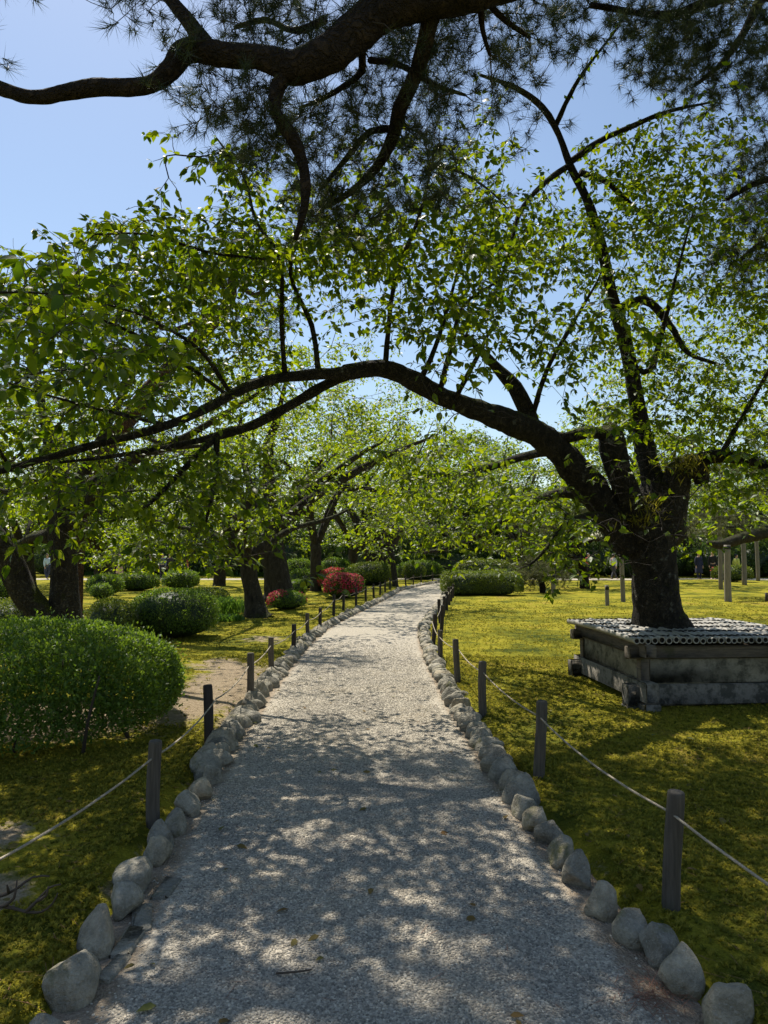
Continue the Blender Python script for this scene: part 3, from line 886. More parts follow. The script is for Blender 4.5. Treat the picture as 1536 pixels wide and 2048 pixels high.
while u < HU + .36:
    r = rr.uniform(.029, .037); u += r
    v0, v1 = -(HV + .17) + rr.normal(0, .008), HV + .17 + rr.normal(0, .01)
    du = u - TRUNK_U
    if abs(du) < TRUNK_R + .02:
        g = math.sqrt(max((TRUNK_R + .02) ** 2 - du * du, .0004)) 
        culm(u, v0, TRUNK_V - g, r); culm(u, TRUNK_V + g, v1, r)
    else: culm(u, v0, v1, r)
    u += r + .004; pole_i += 1
for v in np.linspace(-HV - .05, HV + .08, 6):
    n = 130; us_ = np.linspace(-HU - .17, HU + .33, n)
    keep = (us_ - TRUNK_U) ** 2 + (v - TRUNK_V) ** 2 > (TRUNK_R + .03) ** 2
    for lo, hi in ((-9, TRUNK_U), (TRUNK_U, 9)):
        sel = keep & (us_ >= lo) & (us_ < hi)
        if sel.sum() < 4: continue
        w = np.array([(*bxy(a, v + .006 * math.sin(a * 50)), .70 + .066 + .018 * math.sin((v + .9) * 1.5) + .005 * math.sin(a / .0615 * 6.28)) for a in us_[sel]])
        mb = MB(); mb.tube(w, .009, 5, False); mb.build('binding_cord', M['cord'], bx, True)

# ------------------------------------------------------------------ the big cherry in the box
rng = np.random.default_rng(21)
HT = thing('cherry_tree', 'big old cherry rising from the bamboo roofed box, limb arching over the path', 'cherry tree', (*bxy(TRUNK_U, TRUNK_V), .1), 'cherry trees')
sk = Skel()
D0 = 8.4
trunk = trace([(1322, 1330, D0, 70), (1320, 1262, D0, 62), (1314, 1225, D0, 53), (1310, 1160, D0, 47), (1305, 1110, D0, 48), (1300, 1060, D0, 50), (1308, 1010, D0, 40), (1318, 970, D0, 36)])
trunk[0, 2] = .0
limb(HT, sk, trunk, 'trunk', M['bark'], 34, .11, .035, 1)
sk_trunk_n = len(sk.p)
THIN = []
def L(lst, **kw):
    pr = catmull(trace(lst), .12); th = pr[pr[:, 3] < .034]
    for i in range(0, len(th) - 4, 4): THIN.append(th[i:i + 5])
    return limb(HT, sk, trace(lst), 'limb', **kw)
# arching limb across the path, and its two long arms to the left
L([(1262, 1095, 8.4, 36), (1215, 1020, 8.3, 34), (1150, 938, 8.15, 30), (1095, 885, 8.0, 28), (1030, 848, 7.7, 24), (905, 803, 7.2, 20), (830, 765, 6.9, 18), (765, 737, 6.7, 17), (690, 745, 6.5, 15)], k=20, seed=2, rough=.13, step=.045)
L([(700, 744, 6.52, 14), (640, 748, 6.35, 12), (570, 754, 6.2, 11), (490, 775, 6.0, 11), (430, 808, 5.85, 10), (330, 852, 5.6, 9), (180, 892, 5.3, 8), (0, 942, 5.0, 7), (-140, 975, 4.8, 4)], k=10, seed=3)
L([(720, 742, 6.55, 14), (660, 765, 6.6, 11), (590, 805, 6.6, 11), (510, 848, 6.55, 10), (430, 873, 6.5, 9), (340, 893, 6.3, 6), (230, 912, 6.1, 4.5), (120, 925, 5.9, 3)], k=8, seed=4)
L([(432, 872, 6.5, 7), (385, 920, 6.3, 6), (335, 972, 6.1, 5), (285, 1018, 5.9, 4), (235, 1038, 5.8, 2.5)], k=6)
L([(434, 875, 6.5, 7), (432, 930, 6.4, 5.5), (424, 990, 6.3, 4.5), (410, 1050, 6.2, 3)], k=6)
# broken middle stem with its elbow, stem behind the limb
L([(1285, 1070, 8.3, 38), (1258, 1000, 8.2, 29), (1234, 930, 8.1, 25), (1222, 872, 8.05, 24), (1214, 858, 8.0, 17)], k=14, seed=5)
L([(1225, 874, 8.05, 13), (1180, 864, 8.0, 12), (1130, 876, 8.0, 12), (1085, 872, 8.0, 12)], k=10, seed=6)
L([(1072, 872, 8.0, 20), (1050, 815, 7.9, 18), (1030, 775, 7.9, 15), (1000, 742, 7.9, 12), (965, 705, 7.8, 8), (930, 670, 7.8, 6)], k=10, seed=7)
# tall leader
L([(1318, 1020, 8.4, 32), (1302, 950, 8.5, 23), (1284, 870, 8.6, 19), (1268, 770, 8.6, 16), (1250, 685, 8.6, 14.5), (1226, 600, 8.5, 12.5), (1204, 500, 8.4, 11), (1176, 405, 8.3, 9.5), (1140, 330, 8.2, 8), (1118, 270, 8.1, 6), (1085, 215, 8.0, 7), (1030, 175, 7.9, 5), (960, 150, 7.8, 3)], k=12, seed=8)
L([(1140, 330, 8.2, 7), (1090, 365, 8.0, 6), (1040, 425, 7.8, 5), (1015, 520, 7.6, 4), (990, 590, 7.4, 3)], k=6)
L([(1138, 326, 8.2, 7), (1200, 282, 8.1, 6), (1270, 250, 8.0, 5), (1340, 222, 7.9, 4), (1420, 205, 7.8, 2)], k=6)
L([(1160, 345, 8.2, 7), (1215, 365, 8.3, 6), (1262, 410, 8.4, 5), (1310, 450, 8.5, 3)], k=6)
L([(1112, 250, 8.1, 6), (1140, 190, 7.9, 5), (1170, 140, 7.8, 4), (1240, 50, 7.7, 2)], k=6)
L([(1232, 620, 8.5, 9), (1290, 600, 8.5, 9), (1340, 650, 8.5, 7), (1375, 705, 8.5, 5), (1440, 730, 8.4, 3)], k=6)
L([(1262, 730, 8.6, 7), (1300, 740, 8.4, 6), (1330, 640, 8.2, 5), (1350, 560, 8.0, 3), (1385, 430, 7.8, 2)], k=6)
# mossy stump with its side arm
L([(1333, 1070, 8.4, 34), (1348, 995, 8.35, 29), (1358, 948, 8.3, 28), (1382, 930, 8.25, 24), (1400, 945, 8.2, 20), (1404, 968, 8.2, 14)], k=16, seed=9, m=M['bark_moss'])
L([(1385, 925, 8.25, 16), (1430, 912, 8.1, 13), (1490, 917, 7.9, 12), (1560, 938, 7.7, 10), (1680, 950, 7.4, 6)], k=8, seed=10)
L([(1440, 912, 8.1, 6), (1475, 850, 8.0, 5), (1510, 790, 7.9, 4), (1560, 700, 7.7, 3)], k=6)
# low limbs reaching back over the lawn and the path
L([(1205, 1010, 8.3, 14), (1130, 985, 8.8, 11), (1060, 1010, 9.6, 9), (980, 1060, 10.4, 7), (900, 1095, 11.0, 5), (850, 1105, 11.5, 3)], k=7)
L([(1110, 900, 8.0, 11), (1040, 915, 8.6, 8), (960, 940, 9.4, 7), (880, 950, 10.2, 5), (800, 960, 10.8, 3)], k=7)
L([(1240, 1050, 8.3, 12), (1190, 1030, 7.8, 8), (1130, 1050, 7.4, 6), (1090, 1100, 7.2, 4), (1060, 1130, 7.1, 2)], k=6)
# upright shoots on the arch
for a in ([(570, 752, 6.2, 6), (560, 640, 6.1, 5), (545, 520, 6.0, 4), (520, 450, 5.9, 3.2), (480, 350, 5.8, 2.6), (448, 285, 5.75, 1.8)],
          [(637, 748, 6.35, 6), (615, 640, 6.3, 5), (590, 540, 6.2, 4), (600, 470, 6.1, 2)],
          [(770, 735, 6.7, 6), (790, 560, 6.6, 5), (823, 440, 6.5, 4), (863, 320, 6.4, 2.5)],
          [(842, 760, 6.9, 6), (862, 690, 6.8, 5), (900, 590, 6.8, 3.5), (930, 500, 6.7, 2)],
          [(880, 782, 7.0, 6), (905, 690, 6.9, 5), (930, 620, 6.9, 4), (1000, 560, 6.8, 2.5)],
          [(912, 795, 7.1, 6), (935, 720, 7.0, 5), (980, 650, 7.0, 3)],
          [(1065, 830, 7.9, 6), (1095, 740, 7.6, 5), (1150, 650, 7.4, 4), (1200, 560, 7.2, 2.5)],
          [(460, 785, 5.95, 5), (400, 700, 5.6, 4), (300, 640, 5.2, 3), (210, 610, 4.8, 2)],
          [(455, 790, 5.95, 4), (330, 700, 5.9, 4), (200, 640, 5.8, 3), (60, 600, 5.7, 2)],
          [(330, 850, 5.6, 5), (240, 830, 5.0, 4), (130, 800, 4.4, 3), (30, 760, 3.9, 2)],
          [(545, 520, 6.0, 3), (430, 500, 5.6, 3), (310, 470, 5.3, 2.4), (180, 480, 5.0, 1.8)],
          [(448, 305, 5.76, 1.6), (400, 305, 5.7, 1.5), (360, 320, 5.65, 1.4), (330, 345, 5.6, 1.2)],
          [(860, 330, 6.4, 3), (930, 340, 6.6, 3), (980, 380, 6.7, 2), (1020, 420, 6.8, 1.5)]):
    aj = [a[0]] + [(x + rng.normal(0, 9), y_ + rng.normal(0, 6), d_ + rng.normal(0, .06), r_) for x, y_, d_, r_ in a[1:]]
    L(aj, k=7, rough=.10)
# where the crown carries leaves: picture window and depth range, number of twigs
REG = [(-120, 300, 560, 940, 5.0, 9.0, 225), (280, 620, 470, 800, 5.3, 8.6, 205), (120, 420, 425, 560, 4.8, 6.5, 60), (600, 960, 440, 770, 5.2, 8.4, 260),
       (930, 1330, 480, 860, 6.0, 9.6, 280), (1280, 1570, 430, 960, 6.3, 10.5, 270), (900, 1320, 250, 520, 6.8, 9.4, 135), (940, 1270, 60, 300, 7.2, 8.8, 95),
       (1200, 1450, 160, 500, 7.0, 9, 130), (780, 1180, 880, 1110, 7.4, 11.8, 230), (180, 500, 880, 1120, 5.2, 7.4, 90), (-60, 330, 850, 1000, 4.6, 7, 60), (1180, 1330, 880, 1180, 6.4, 7.6, 30),
       (1360, 1560, 900, 1120, 6.6, 8.0, 30), (-100, 220, 560, 660, 2.9, 3.8, 14), (100, 300, 700, 800, 3.4, 4.4, 16), (760, 900, 300, 470, 6, 7, 26), (320, 470, 270, 360, 5.55, 5.85, 10), (430, 560, 340, 480, 5.6, 6.2, 22)]
att = []
for x0, x1, y0, y1, d0, d1, n in REG:
    for _ in range(max(2, int(n / 2.9))):
        x, y_ = rng.uniform(x0, x1), rng.uniform(y0, y1)
        if y_ < np.interp(x, [-100, 150, 300, 500], [520, 455, 415, 260]) and not (310 < x < 480 and y_ > 265): continue
        c0 = P(x, y_, rng.uniform(d0, d1)); sg = .30 if y1 - y0 > 110 else .12
        if n > 20 and sn(c0, 1.15, 2) < -.36: continue
        sl_ = rng.normal(0, .22, 2)
        for _ in range(7):
            o_ = rng.normal(0, sg, 2); att.append(c0 + np.array((o_[0], o_[1], o_ @ sl_ + rng.normal(0, .035))))
att = np.array(att)
# leafy sprays of the near arm that hang closer to the path
L([(-140, 975, 4.8, 5), (-260, 900, 4.2, 5), (-240, 700, 3.6, 4), (-120, 610, 3.3, 3.5), (0, 585, 3.2, 2.5), (140, 590, 3.2, 1.4)], k=6)
L([(20, 937, 5.02, 4), (-20, 850, 4.4, 4), (40, 760, 4.0, 3), (150, 740, 3.8, 2.4), (230, 760, 3.7, 1.5)], k=6)
sk.grow(att, rng, maxd=1.9, rtip=.0028, wob=.13, rmax=.018, rise=.12, skip_r=.16)
b1 = list(sk.b); sk.b = []
# short side shoots
tips = np.array([b[int(len(b) * .6), :3] for b in b1 for _ in range(2)])
sk.grow(tips + rng.normal(0, .17, tips.shape) * (1, 1, .3), rng, maxd=.6, rtip=.0021, wob=.1, rmax=.006, rise=.05, step=.09, skip_r=.1, local=True)
br = b1 + sk.b
def sky_side(p):
    u, v, f = proj(p); return (v < np.interp(u, [-100, 150, 300, 440, 520, 600], [500, 440, 400, 260, 230, -900])) & ~((u > 285) & (u < 480) & (v > 262))
br = [b for b in br if not sky_side(b[:, :3]).any()]
twig_mesh('twigs', br, M['twig'], HT)
br = br + THIN
B, D, U, S = sprays(br, rng, .050, (.045, .105), 3, .15, .38)
px_, py_, f_ = proj(B)
ok = ~((py_ < np.interp(px_, [-100, 150, 300, 440, 520, 600], [500, 440, 400, 260, 230, -900])) & ~((px_ > 285) & (px_ < 480) & (py_ > 262)))
B, D, U, S = B[ok], D[ok], U[ok], S[ok]; px_, py_, f_ = px_[ok], py_[ok], f_[ok]
clear = (px_ > 1195) & (px_ < 1405) & (py_ > 880) & (py_ < 1300) & (B[:, 1] < 8.9) & (rng.random(len(B)) < .9)
B, D, U, S, px_, py_, f_ = (v[~clear] for v in (B, D, U, S, px_, py_, f_))
for poly in ([(-140, 975, 4.8), (0, 942, 5.0), (180, 892, 5.3), (330, 852, 5.6), (430, 808, 5.85), (490, 775, 6.0), (570, 754, 6.2), (640, 748, 6.35), (765, 737, 6.7), (830, 765, 6.9), (905, 803, 7.2), (1030, 848, 7.7), (1095, 885, 8.0)],
             [(120, 925, 5.9), (230, 912, 6.1), (340, 893, 6.3), (430, 873, 6.5), (510, 848, 6.55), (590, 805, 6.6), (660, 765, 6.6)]):
    pl = np.array(poly, float); vl = np.interp(px_, pl[:, 0], pl[:, 1], left=-9e3, right=-9e3); dl = np.interp(px_, pl[:, 0], pl[:, 2])
    hide = (py_ > vl - 34) & (py_ < vl + 26) & (B[:, 1] < dl + .15) & (rng.random(len(B)) < .9)
    B, D, U, S, px_, py_, f_ = (v[~hide] for v in (B, D, U, S, px_, py_, f_))
gap = sun_gap(B, rng, .6)
B, D, U, S, px_, py_, f_ = (v[gap] for v in (B, D, U, S, px_, py_, f_))
vis = (px_ > 5) & (px_ < 1531) & (py_ > 5) & (f_ > 1)
rank = np.where(vis, S / f_, 0)
top = np.argsort(-rank)[:290]
rest = np.ones(len(B), bool); rest[top] = False
nearl = rest & (f_ < 6.6)
leaf_mesh('foliage', B[nearl], D[nearl], U[nearl], S[nearl], (LEAF8_V, LEAF8_T), M['leaf'], HT, seed=1)
leaf_mesh('foliage', B[rest & ~nearl], D[rest & ~nearl], U[rest & ~nearl], S[rest & ~nearl], (LEAF4_V, LEAF4_T), M['leaf'], HT, seed=2)
lm = MB(); lm.add(LEAF8_V, LEAF8_T); lme = lm.mesh('leaf'); lme.materials.append(M['leaf'])
s_, d_, u_ = frames(D, U)
for i in top:
    o = bpy.data.objects.new('leaf', lme); COL.objects.link(o); o.parent = HT
    mtx = Matrix(((s_[i, 0], d_[i, 0], u_[i, 0], B[i, 0]), (s_[i, 1], d_[i, 1], u_[i, 1], B[i, 1]), (s_[i, 2], d_[i, 2], u_[i, 2], B[i, 2]), (0, 0, 0, 1)))
    o.matrix_parent_inverse = parent_inv(HT)
    o.matrix_basis = mtx @ Matrix.Scale(float(S[i]), 4)
print('hero leaves', len(B), 'twigs', len(br))
# grass-like fronds growing on the mossy stump and in the fork
B, D = [], []
for (x, y_, d, n, w) in ((1365, 928, 8.0, 420, 42), (1300, 1010, 8.0, 160, 26), (1285, 1040, 7.95, 160, 30)):
    for _ in range(n):
        p = P(x + rng.normal(0, w * .6), y_ + rng.normal(0, w * .25), d + rng.normal(.1, .12)); B.append(p); D.append((rng.normal(0, .6), rng.normal(-.2, .6), rng.normal(.1, .6)))
leaf_mesh('fern_fronds', np.array(B), np.array(D), np.tile((0, 0, 1.0), (len(B), 1)) + rng.normal(0, .3, (len(B), 3)), rng.uniform(.06, .16, len(B)), (LEAF2_V * (.25, 1, 1), LEAF2_T), M['moss_tuft'], HT)

# ------------------------------------------------------------------ overhead pine
rng = np.random.default_rng(22)
PT = thing('pine_tree', 'old dark pine whose crooked limb crosses the sky at the top', 'pine tree', (4.6, 3.2, .05), 'pine trees')
sk = Skel()
limb(PT, sk, np.array([(4.6, 3.2, -.1, .33), (4.55, 3.25, 1.2, .27), (4.3, 3.4, 2.8, .25), (3.7, 3.7, 4.2, .22), (2.6, 4.0, 5.05, .19), (1.5, 4.2, 5.3, .17)]), 'trunk', M['bark_pine'], 16, .10, .12, 1)
def L2(lst, **kw): return limb(PT, sk, trace(lst), 'limb', m=M['bark_pine'], **kw)
sk_l = np.vstack([[(1.5, 4.2, 5.3, .17)], trace([(1040, -60, 4.3, 44), (930, -18, 4.3, 41), (800, 5, 4.3, 40), (720, 55, 4.3, 40), (655, 110, 4.3, 37), (590, 138, 4.3, 34), (520, 116, 4.3, 25), (440, 108, 4.3, 24), (375, 100, 4.3, 22), (340, 140, 4.3, 20), (290, 172, 4.3, 16), (180, 176, 4.3, 15), (65, 194, 4.3, 15), (-40, 165, 4.3, 14), (-200, 150, 4.3, 9)])])
limb(PT, sk, sk_l, 'limb', M['bark_pine'], 26, .13, .025, 2)
L2([(420, 105, 4.3, 20), (390, 60, 4.35, 17), (350, 10, 4.4, 14), (300, -60, 4.5, 9)], k=10)
L2([(575, 145, 4.3, 18), (556, 175, 4.3, 16), (552, 225, 4.3, 14), (585, 275, 4.35, 14), (608, 340, 4.4, 13), (610, 410, 4.4, 9), (590, 480, 4.5, 5)], k=10, seed=3)
L2([(880, -10, 4.3, 22), (858, 50, 4.4, 19), (835, 140, 4.6, 17), (800, 215, 4.8, 15), (790, 265, 5.0, 14), (752, 335, 5.2, 10), (700, 385, 5.4, 7), (640, 420, 5.5, 4)], k=10, seed=4)
L2([(797, 260, 5.0, 9), (740, 262, 5.1, 7), (690, 320, 5.2, 6), (640, 380, 5.3, 4)], k=7)
L2([(716, 70, 4.35, 10), (725, 140, 4.6, 8), (690, 170, 4.8, 6), (640, 200, 5, 5), (600, 215, 5.2, 3)], k=7)
L2([(650, 40, 4.4, 9), (590, 62, 4.6, 7), (530, 40, 4.8, 6), (470, 55, 5, 4)], k=7)
L2([(958, -20, 4.4, 8), (965, 60, 4.5, 6), (980, 110, 4.6, 4)], k=6)
L2([(960, -10, 4.4, 8), (1010, 40, 4.6, 6), (1060, 75, 4.8, 4)], k=6)
L2([(740, 120, 4.6, 7), (800, 130, 4.9, 6), (870, 170, 5.2, 5), (930, 190, 5.5, 3)], k=6)
att = []
for x0, x1, y0, y1, d0, d1, n in ((400, 700, -60, 80, 4.2, 5.2, 62), (320, 470, -40, 190, 4.2, 4.6, 18), (400, 560, 130, 240, 4.2, 4.8, 36), (480, 640, 200, 330, 4.3, 5.2, 42),
                                  (620, 930, 90, 420, 4.5, 6.0, 130), (600, 760, 360, 470, 4.8, 5.8, 36), (860, 1100, -20, 240, 4.6, 6, 70), (700, 900, -60, 120, 4.4, 5.6, 34), (215, 300, -30, 20, 4.2, 4.5, 5), (-60, 20, -60, 10, 4, 4.4, 3)):
    for _ in range(n):
        att.append(P(rng.uniform(x0, x1), rng.uniform(y0, y1), rng.uniform(d0, d1)))
sk.grow(np.array(att), rng, maxd=1.4, rtip=.003, wob=.2, rmax=.014, rise=.02, step=.1)
b1 = list(sk.b); sk.b = []
tips = np.array([b[int(len(b) * .7), :3] for b in b1 for _ in range(2)])
sk.grow(tips + rng.normal(0, .14, tips.shape), rng, maxd=.5, rtip=.0025, wob=.2, rmax=.006, rise=.05, step=.08, local=True)
br = b1 + sk.b
twig_mesh('twigs', br, M['twig'], PT)
needles(br, rng, PT, M['needle'], .115, 32, .11, .0036, .8, tip=1)
sk.b = []  # unseen upper crown, added above the view to shade the near path
for e_ in ([(1.5, 4.2, 5.3, .13), (.8, 5.2, 6.9, .11), (-.4, 6.2, 7.9, .09), (-2.2, 7.2, 8.8, .07), (-4.2, 7.8, 9.4, .05), (-6, 8.0, 9.6, .02)], [(1.5, 4.2, 5.3, .12), (1.9, 5.4, 7.0, .1), (2.6, 6.6, 8.2, .07), (3.2, 7.8, 9.2, .03)], [(.8, 5.2, 6.9, .08), (-1.2, 5.4, 7.2, .06), (-3.0, 5.6, 7.4, .03)],
           [(-.4, 6.2, 7.9, .1), (-1.0, 8.0, 9.8, .09), (-1.6, 10.0, 11.6, .07), (-2.4, 12.4, 13.6, .03)], [(-1.0, 8.0, 9.8, .07), (-3.2, 9.2, 10.8, .05), (-5.6, 10.6, 12.2, .03)], [(2.6, 6.6, 8.2, .07), (2.0, 9.0, 10.6, .05), (1.4, 11.6, 13.0, .03)]):
    limb(PT, sk, np.array(e_), 'limb', M['bark_pine'], 9, .1, .12, 3)
n = 1900; y_ = rng.uniform(4.2, 13.2, n); at_ = np.c_[rng.uniform(-6.8, 4.2, n), y_, CAMZ + .88 * y_ + rng.uniform(.25, 1.5, n)]
at_ = at_[sn(at_, .8, 1) > -.55]
sk.grow(at_, rng, maxd=2.6, rtip=.004, wob=.2, rmax=.02, rise=.05, step=.2)
sk.b = [b for b in sk.b if proj(b[:, :3])[1].max() < -40]
twig_mesh('upper_shade_twigs', sk.b, M['twig'], PT)
needles(sk.b, rng, PT, M['needle'], .15, 24, .10, .015, .3, name='upper_shade_needles', tip=3)

# ------------------------------------------------------------------ pine at the upper right
PR = thing('pine_tree', 'dark pine with needle clumps hanging into the upper right corner', 'pine tree', (8.2, 8.6, .05), 'pine trees')
sk = Skel()
limb(PR, sk, np.array([(8.2, 8.6, -.1, .3), (8.1, 8.6, 2.5, .26), (7.8, 8.5, 5.0, .22), (7.2, 8.4, 7.5, .16), (6.6, 8.4, 9.2, .1)]), 'trunk', M['bark_pine'], 14, .08, .15, 2)
def L3(lst, **kw): return limb(PR, sk, trace(lst), 'limb', m=M['bark_pine'], **kw)
L3([(1890, -120, 8.4, 24), (1700, -90, 7.8, 20), (1560, -40, 7.4, 16), (1430, 0, 7.2, 12), (1330, 30, 7.1, 8), (1180, 10, 7.0, 5)], k=8)
L3([(1540, -40, 7.4, 12), (1490, 60, 7.4, 9), (1440, 130, 7.3, 6), (1390, 170, 7.2, 4)], k=7)
L3([(2000, 300, 8.4, 18), (1800, 330, 8.3, 14), (1640, 350, 8.3, 10), (1530, 360, 8.3, 7), (1450, 400, 8.3, 4)], k=7)
L3([(1640, 350, 8.3, 9), (1560, 450, 8.5, 7), (1480, 520, 8.6, 4)], k=7)
att = [P(rng.uniform(x0, x1), rng.uniform(y0, y1), rng.uniform(d0, d1)) for x0, x1, y0, y1, d0, d1, n in
       ((1100, 1560, -60, 90, 6.6, 8.2, 130), (1260, 1560, 60, 190, 6.6, 8.2, 110), (1440, 1580, 280, 560, 8, 9.2, 110), (1540, 1750, 100, 600, 7.6, 9, 60)) for _ in range(n)]
sk.grow(np.array(att), rng, maxd=2.2, rtip=.003, wob=.2, rmax=.018, rise=.05, step=.12)
b1 = list(sk.b); sk.b = []
tips = np.array([b[int(len(b) * .7), :3] for b in b1 for _ in range(2)])
sk.grow(tips + rng.normal(0, .2, tips.shape), rng, maxd=.6, rtip=.003, wob=.2, rmax=.006, rise=.05, step=.1, local=True)
br = b1 + sk.b
twig_mesh('twigs', br, M['twig'], PR)
needles(br, rng, PR, M['needle'], .14, 30, .13, .0052, .8, tip=1)

# ------------------------------------------------------------------ other cherries
def dome(rng, n, cx, cy, spread, h, zlow=1.5, sq=1.0):
    rho = np.sqrt(rng.random(n)); a = rng.uniform(0, 6.283, n)
    zt = h * (1 - .42 * rho ** 2.2); zl = np.maximum(zlow + (0.42 * h - zlow) * (1 - rho) * 1.1, zlow) * np.where(rho > .75, .85, 1)
    z = zt - (zt - zl) * rng.random(n) ** 1.25
    c = np.c_[cx + spread * rho * np.cos(a), cy + spread * sq * rho * np.sin(a), z]
    m = max(1, n // 6); c = np.repeat(c[:m], 6, 0)
    return c + rng.normal(0, 1, c.shape) * (.11 * spread, .11 * spread, .018 * spread)

def cherry(label, base, h, spread, r, seed, trunk=None, limbs=(), nl=5, natt=170, size=(.08, .12), spacing=.06, mat='leaf_far', bark='bark_far',
           spread_leaf=.05, zlow=1.5, name='cherry_tree', cat='cherry tree', group='cherry trees', fork=1.5, lean=(0, 0), sub=2, tip=4, tmpl=None, maxd=3.0, window=None):
    rng = np.random.default_rng(seed)
    x, y = base; z0 = float(ground_z(x, y))
    t = thing(name, label, cat, (x, y, z0), group)
    sk = Skel()
    if trunk is None:
        trunk = np.array([(x, y, z0 - .15, r * 1.45), (x + .05 * lean[0], y, z0 + .15, r * 1.12), (x + .4 * lean[0], y + .3 * lean[1], z0 + fork * .55, r), (x + lean[0], y + lean[1], z0 + fork, r * .95), (x + lean[0] * 1.2, y + lean[1] * 1.2, z0 + fork + .35, r * .6)])
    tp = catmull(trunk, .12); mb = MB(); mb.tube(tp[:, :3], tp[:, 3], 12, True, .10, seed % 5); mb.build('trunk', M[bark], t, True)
    sk.add(tp)
    top = trunk[-2, :3]
    for lp in limbs: limb(t, sk, lp, 'limb', M[bark], 8, .08, .15, seed % 5)
    a0 = rng.uniform(0, 6.28)
    for k_ in range(nl):
        a = a0 + 6.283 * k_ / max(nl, 1) + rng.normal(0, .25); L_ = spread * rng.uniform(.6, .95); hh = min(h * rng.uniform(.5, .85), h * (1 - .42 * (L_ / spread) ** 2.2) * .9)
        e = np.array((x + lean[0] + math.cos(a) * L_, y + lean[1] + math.sin(a) * L_, hh))
        p0 = top - np.array((0, 0, rng.uniform(.0, .4)))
        pts = [p0]
        for f in (.3, .62):
            q = p0 + (e - p0) * f; q[2] += (e[2] - p0[2]) * (.22 if f < .5 else .15) * rng.uniform(.3, 1.4); pts.append(q + rng.normal(0, .10 * spread * .3, 3))
        pts.append(e)
        limb(t, sk, np.c_[np.array(pts), np.array([.62, .42, .26, .08]) * r], 'limb', M[bark], 7, .08, .2, seed % 5)
    att = dome(rng, natt, x + lean[0], y + lean[1], spread, h, zlow)
    sk.grow(att, rng, maxd=maxd, rtip=.004, wob=.14, rmax=.05, rise=.12, step=.22, skip_r=r * .8)
    br = list(sk.b); sk.b = []
    if sub:
        tips = np.array([b[int(len(b) * .6), :3] for b in br for _ in range(sub)])
        sk.grow(tips + rng.normal(0, .3, tips.shape) * (1, 1, .6), rng, maxd=1.0, rtip=.003, wob=.1, rmax=.01, rise=.05, step=.2, skip_r=r * .5, local=True)
        br = br + sk.b
    if window is not None: br = [b for b in br if window(*proj(b[:, :3])[:2]).all()]
    twig_mesh('twigs', br, M['twig'], t, 4)
    B, D, U, S = sprays(br, rng, spacing, size, tip, .15, .35, spread_leaf)
    if window is None and y < 24:
        keep = sun_gap(B, rng, .7); B, D, U, S = B[keep], D[keep], U[keep], S[keep]
    if window is not None:
        u, v, f = proj(B); keep = window(u, v) & sun_gap(B, rng, .7); B, D, U, S = B[keep], D[keep], U[keep], S[keep]
    leaf_mesh('foliage', B, D, U, S, tmpl or (LEAF4_V, LEAF4_T), M[mat], t, seed=seed)
    return t

def at(px, d): return ((px - CX) / FPX * d, d)

# twin-stemmed mossy cherry behind the big hedge
d = 10.2
cherry('mossy twin stemmed cherry behind the big hedge at far left', at(115, d), 6.6, 4.2, .22, 301,
       trunk=trace([(118, 1345, d, 66), (118, 1275, d, 48), (126, 1200, d, 30), (128, 1120, d, 25), (122, 1060, d, 26), (128, 1015, d, 22), (140, 985, d, 14)]),
       limbs=[trace([(130, 1300, d - .1, 44), (90, 1238, d - .2, 31), (45, 1180, d - .3, 27), (15, 1110, d - .4, 25), (-15, 1065, d - .5, 22), (-90, 960, d - .4, 20), (-200, 800, d - .3, 10)]),
              trace([(110, 1070, d, 18), (70, 1075, d + .4, 12), (20, 1090, d + .9, 9), (-60, 1040, d + 1.2, 4)]),
              trace([(135, 1010, d, 14), (190, 900, d, 10), (260, 760, d + .3, 7), (330, 620, d + .6, 4)]),
              trace([(125, 1010, d, 14), (95, 880, d + .2, 10), (70, 700, d + .4, 7), (60, 540, d + .5, 3)]),
              trace([(140, 1000, d, 14), (230, 940, d + .4, 10), (330, 900, d + 1.0, 6), (420, 890, d + 1.4, 3)])],
       nl=2, natt=300, size=(.075, .12), spacing=.055, mat='leaf', bark='bark_moss', zlow=2.1, sub=3,
       window=lambda u, v: v > np.interp(u, [-200, 0, 100, 250, 420], [470, 470, 490, 520, 600]))
# small forked cherry by the irises
d = 18.0
cherry('short forked cherry leaning left beside the iris clump', at(515, d), 5.2, 4.3, .2, 302,
       trunk=trace([(520, 1245, d, 34), (514, 1232, d, 26), (506, 1190, d, 20), (498, 1150, d, 17), (497, 1122, d, 17), (500, 1105, d, 12)]),
       limbs=[trace([(497, 1125, d, 14), (478, 1100, d, 12), (455, 1060, d - .3, 9), (425, 1000, d - .6, 5)]), trace([(498, 1120, d, 14), (520, 1095, d, 12), (535, 1060, d + .2, 9), (530, 980, d + .4, 4)])],
       nl=3, natt=240, size=(.085, .135), spacing=.05)
